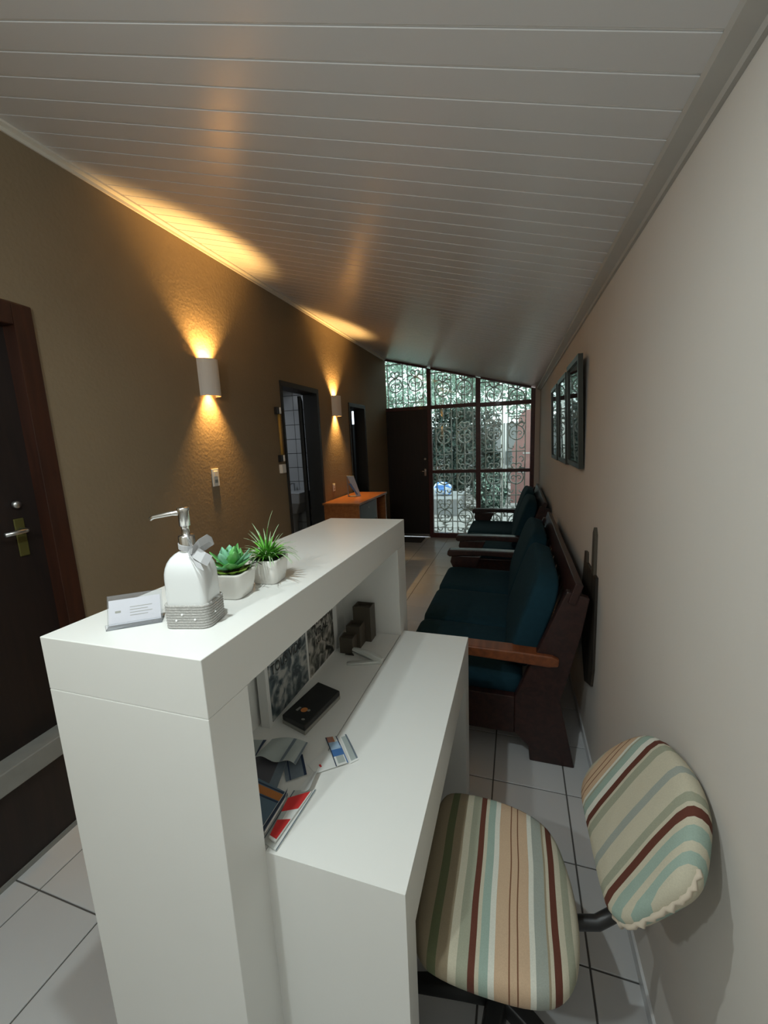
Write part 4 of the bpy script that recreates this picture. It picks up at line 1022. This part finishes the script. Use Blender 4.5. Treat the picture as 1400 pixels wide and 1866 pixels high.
# ------------------------------------------------------------------ wall sconces
def sconce(yc, z0, z1, label, power):
    T = wallT(yc)
    e = empty('wall_sconce', (XL(yc), yc, z0), label, 'wall lamp', 'half-round sconces on the left wall')
    a, b_, t = 0.074, 0.075, 0.005; n = 16
    out = [(a * math.cos(PI * i / n), 0.002 + b_ * math.sin(PI * i / n) ** 0.85 if 0 < i < n else 0.002) for i in range(n + 1)]
    inn = [((a - t) * math.cos(PI * i / n), 0.002 + (b_ - t) * math.sin(PI * i / n) ** 0.85 if 0 < i < n else 0.002) for i in range(n + 1)]
    mb = MB(); vs = []
    for z in (z0, z1):
        vs += [T @ Vector((x, y, z)) for x, y in out] + [T @ Vector((x, y, z)) for x, y in inn]
    m_ = n + 1; fs = []
    for i in range(n):
        fs += [(i, i + 1, 2 * m_ + i + 1, 2 * m_ + i), (m_ + i + 1, m_ + i, 3 * m_ + i, 3 * m_ + i + 1), (i, m_ + i, m_ + i + 1, i + 1), (2 * m_ + i, 2 * m_ + i + 1, 3 * m_ + i + 1, 3 * m_ + i)]
    mb.add(vs, fs, 0, False)
    mb.obj('shade', M['gyps'], e)
    zc = (z0 + z1) / 2
    lh = MB(); lh.box((-0.020, 0.001, zc - 0.03), (0.020, 0.030, zc + 0.03), T=T); lh.obj('lamp_holder', M['plastic_w'], e)
    for s in (1, -1):
        p = T @ Vector((0, 0.040, zc + s * 0.040))
        MB().pillow(0.012, 0.012, 0.016, Matrix.Translation(p - Vector((0, 0, s * 0.012))), 1, 1, 12, 8).obj('bulb', M['bulb'], e)
        d = bpy.data.lights.new('sconce_light', 'SPOT'); d.energy = power * (0.95 if s > 0 else 0.85); d.color = (1.0, 0.56, 0.17); d.shadow_soft_size = 0.012
        d.spot_size = math.radians(104 if s > 0 else 84); d.spot_blend = 0.9 if s > 0 else 1.0
        lo = bpy.data.objects.new('sconce_light', d); COL.objects.link(lo); lo.location = p + Vector((0, 0, s * 0.006))
        lo.rotation_euler = (0, 0, 0) if s < 0 else (PI, 0, 0)
sconce(2.190, 1.902, 2.120, 'white half-round wall sconce glowing up and down, nearer of the two', 62)
sconce(4.245, 1.870, 2.085, 'white half-round wall sconce between the two open doorways', 58)

# switches / sockets / conduit
def plate(yc, zc, w, h_, name, label, cat):
    T = wallT(yc); e = empty(name, (XL(yc), yc, zc), label, cat)
    MB().box((-w / 2, 0.0, zc - h_ / 2), (w / 2, 0.008, zc + h_ / 2), T=T).obj('plate', M['plastic_w'], e, bevel=0.002)
    MB().box((-w * 0.28, 0.008, zc + h_ * 0.06), (w * 0.28, 0.013, zc + h_ * 0.36), T=T).obj('rocker', M['plastic_w'], e, bevel=0.001)
    so2 = MB(); so2.box((-w * 0.22, 0.008, zc - h_ * 0.30), (w * 0.22, 0.0095, zc - h_ * 0.12), T=T); so2.obj('socket', M['greyb'], e)
plate(2.168, 1.396, 0.062, 0.112, 'wall_switch', 'cream switch and socket plate below the nearer sconce', 'switch')
plate(4.09, 1.10, 0.055, 0.08, 'wall_socket', 'small pale socket plate above the orange cabinet', 'socket')
T = wallT(3.0)
cn = empty('conduit_pipe', (XL(3.0), 3.0, 1.62), 'ochre vertical conduit pipe with black clamps left of the first doorway', 'pipe')
MB().tube([(0.0, 0.022, 1.46), (0.0, 0.022, 1.85)], 0.012, 10, T=T).obj('pipe', M['yellow'], cn)
for z in (1.86, 1.475):
    MB().box((-0.035, 0.0, z - 0.028), (0.035, 0.034, z + 0.028), T=T).obj('clamp', M['black'], cn, bevel=0.004)
    MB().tube([(0.0, 0.036, z - 0.025), (0.0, 0.036, z + 0.025)], 0.009, 8, T=T).obj('collar', M['plastic_w'], cn)
MB().box((-0.030, 0.0, 1.352), (0.036, 0.03, 1.425), T=T).obj('junction_box', M['plastic_w'], cn, bevel=0.004)

# ------------------------------------------------------------------ orange cabinet / desk by the left wall
cbn = empty('orange_cabinet', (-1.72, 4.25, 0), 'orange-brown veneered desk cabinet against the left wall between the doorways', 'cabinet')
x0, x1, ya, yb, zt = -1.893, -1.505, 3.775, 4.66, 0.975
MB().box((x0 - 0.012, ya - 0.012, zt - 0.022), (x1 + 0.012, yb + 0.012, zt)).obj('top', M['cabw'], cbn, bevel=0.002)
MB().box((x0, ya, 0), (x1, ya + 0.02, zt - 0.022)).obj('side_panel', M['cabw'], cbn)
MB().box((x0, yb - 0.02, 0), (x1, yb, zt - 0.022)).obj('side_panel', M['cabw'], cbn)
MB().box((x0, 4.30, 0), (x1, 4.32, zt - 0.022)).obj('divider', M['cabw'], cbn)
MB().box((x0, ya + 0.02, 0), (x0 + 0.012, yb - 0.02, zt - 0.022)).obj('back_panel', M['mahog'], cbn)
for z0_, z1_ in ((0.735, 0.945), (0.51, 0.725), (0.05, 0.50)):
    dr = MB().box((x1 - 0.30, ya + 0.024, z0_), (x1 + 0.004, 4.296, z1_)).obj('drawer', M['cabgrey'], cbn, bevel=0.002)
    MB().lathe([(0.009, 0), (0.009, 0.006), (0.004, 0.008)], T=Matrix.Translation((x1 + 0.004, 4.03, z1_ - 0.05)) @ Matrix.Rotation(PI / 2, 4, 'Y')).obj('lock', M['steel'], dr)
bh = empty('brochure_stand', (-1.74, 4.27, zt), 'upright blue and white brochure stand on the orange cabinet', 'brochure stand')
Tb2 = Matrix.Translation((-1.735, 4.265, zt + 0.001)) @ Matrix.Rotation(0.42, 4, 'Z')
tb3 = Tb2 @ Matrix.Rotation(0.0, 4, 'X')
MB().prism([(-0.085, 0.235), (-0.010, 0.232), (0.060, 0.004), (0.010, 0.0)], -0.004, 0.004, 'y', T=Tb2).obj('front_panel', M['lblue'], bh)
MB().prism([(-0.075, 0.15), (-0.045, 0.15), (0.030, 0.02), (0.012, 0.02)], -0.0055, -0.0042, 'y', T=Tb2).obj('print', M['blue'], bh)
MB().prism([(-0.088, 0.234), (-0.080, 0.234), (-0.075, 0.0), (-0.085, 0.0)], 0.004, 0.06, 'y', T=Tb2).obj('back_support', M['paperd'], bh)
MB().box((-0.088, -0.004, 0.0), (0.060, 0.060, 0.003), T=Tb2).obj('base', M['paperd'], bh)

# ------------------------------------------------------------------ pictures on the right wall
def picture(y0, y1, z0, z1, label, mm, lean=0.02):
    e = empty('picture_frame', (XR((y0 + y1) / 2), (y0 + y1) / 2, (z0 + z1) / 2), label, 'picture', 'framed pictures on the right wall')
    xb = XR(y0) - 0.006; xt = xb - lean
    def P(y, z, off):
        t = (z - z0) / (z1 - z0); return Vector((xb + (xt - xb) * t - 0.0115 * (y - y0) - off, y, z))
    def slab_(ya_, yb_, za, zb, o0, o1, nm, m_):
        vs = [P(ya_, za, o0), P(yb_, za, o0), P(yb_, zb, o0), P(ya_, zb, o0), P(ya_, za, o1), P(yb_, za, o1), P(yb_, zb, o1), P(ya_, zb, o1)]
        return MB().add(vs, [(0, 1, 2, 3), (7, 6, 5, 4), (0, 4, 5, 1), (1, 5, 6, 2), (2, 6, 7, 3), (3, 7, 4, 0)]).obj(nm, m_, e)
    w = 0.028
    slab_(y0, y0 + w, z0, z1, 0, 0.024, 'frame_side', M['frameb']); slab_(y1 - w, y1, z0, z1, 0, 0.024, 'frame_side', M['frameb'])
    slab_(y0 + w, y1 - w, z0, z0 + w, 0, 0.024, 'frame_side', M['frameb']); slab_(y0 + w, y1 - w, z1 - w, z1, 0, 0.024, 'frame_side', M['frameb'])
    slab_(y0 + w, y1 - w, z0 + w, z1 - w, 0.002, 0.010, 'print', M[mm]); slab_(y0 + w, y1 - w, z0 + w, z1 - w, 0.013, 0.015, 'glass', M['pglass'])
picture(3.60, 4.08, 1.365, 1.965, 'dark-framed picture on the right wall, furthest of the three', 'wash1')
picture(3.02, 3.50, 1.372, 1.972, 'dark-framed picture on the right wall, middle of the three', 'wash1')
picture(2.44, 2.92, 1.385, 1.985, 'dark-framed picture on the right wall, largest in view and nearest of the three', 'wash2', 0.024)

# weathered board fixed to the right wall beside the sofa
bd = empty('wall_board', (XR(2.1), 2.1, 0.4), 'weathered dark wooden board with a narrow upright on the right wall beside the sofa', 'board')
def onwall(pts, t, nm, mm):
    vs = []; n = len(pts)
    for off in (0.0005, t):
        for y, z in pts: vs.append((XR(y) - off, y, z))
    MB().add(vs, [tuple(range(n)), tuple(range(2 * n - 1, n - 1, -1))] + [(i, i + n, (i + 1) % n + n, (i + 1) % n) for i in range(n)]).obj(nm, mm, bd)
onwall([(2.00, 0.93), (2.01, 1.12), (2.035, 1.15), (2.06, 1.12), (2.055, 0.93)], 0.014, 'upright', M['darkbrown'])
onwall([(1.935, 0.50), (1.955, 0.935), (2.20, 0.935), (2.21, 0.985), (2.26, 0.98), (2.30, 0.80), (2.24, 0.48), (2.12, 0.33), (1.96, 0.40)], 0.012, 'panel', M['boarddk'])

# doormat
dm = MB().prism([(-1.95, 6.02), (-1.40, 6.02), (-1.40, 6.34), (-1.95, 6.34)], 0.0008, 0.010, 'z').obj('doormat', M['mat_'], org=(-1.67, 6.18, 0.0))
tag(dm, 'dark doormat on the floor in front of the entrance door', 'mat')

# clean helper properties
for o in bpy.data.objects:
    if '_o' in o: del o['_o']
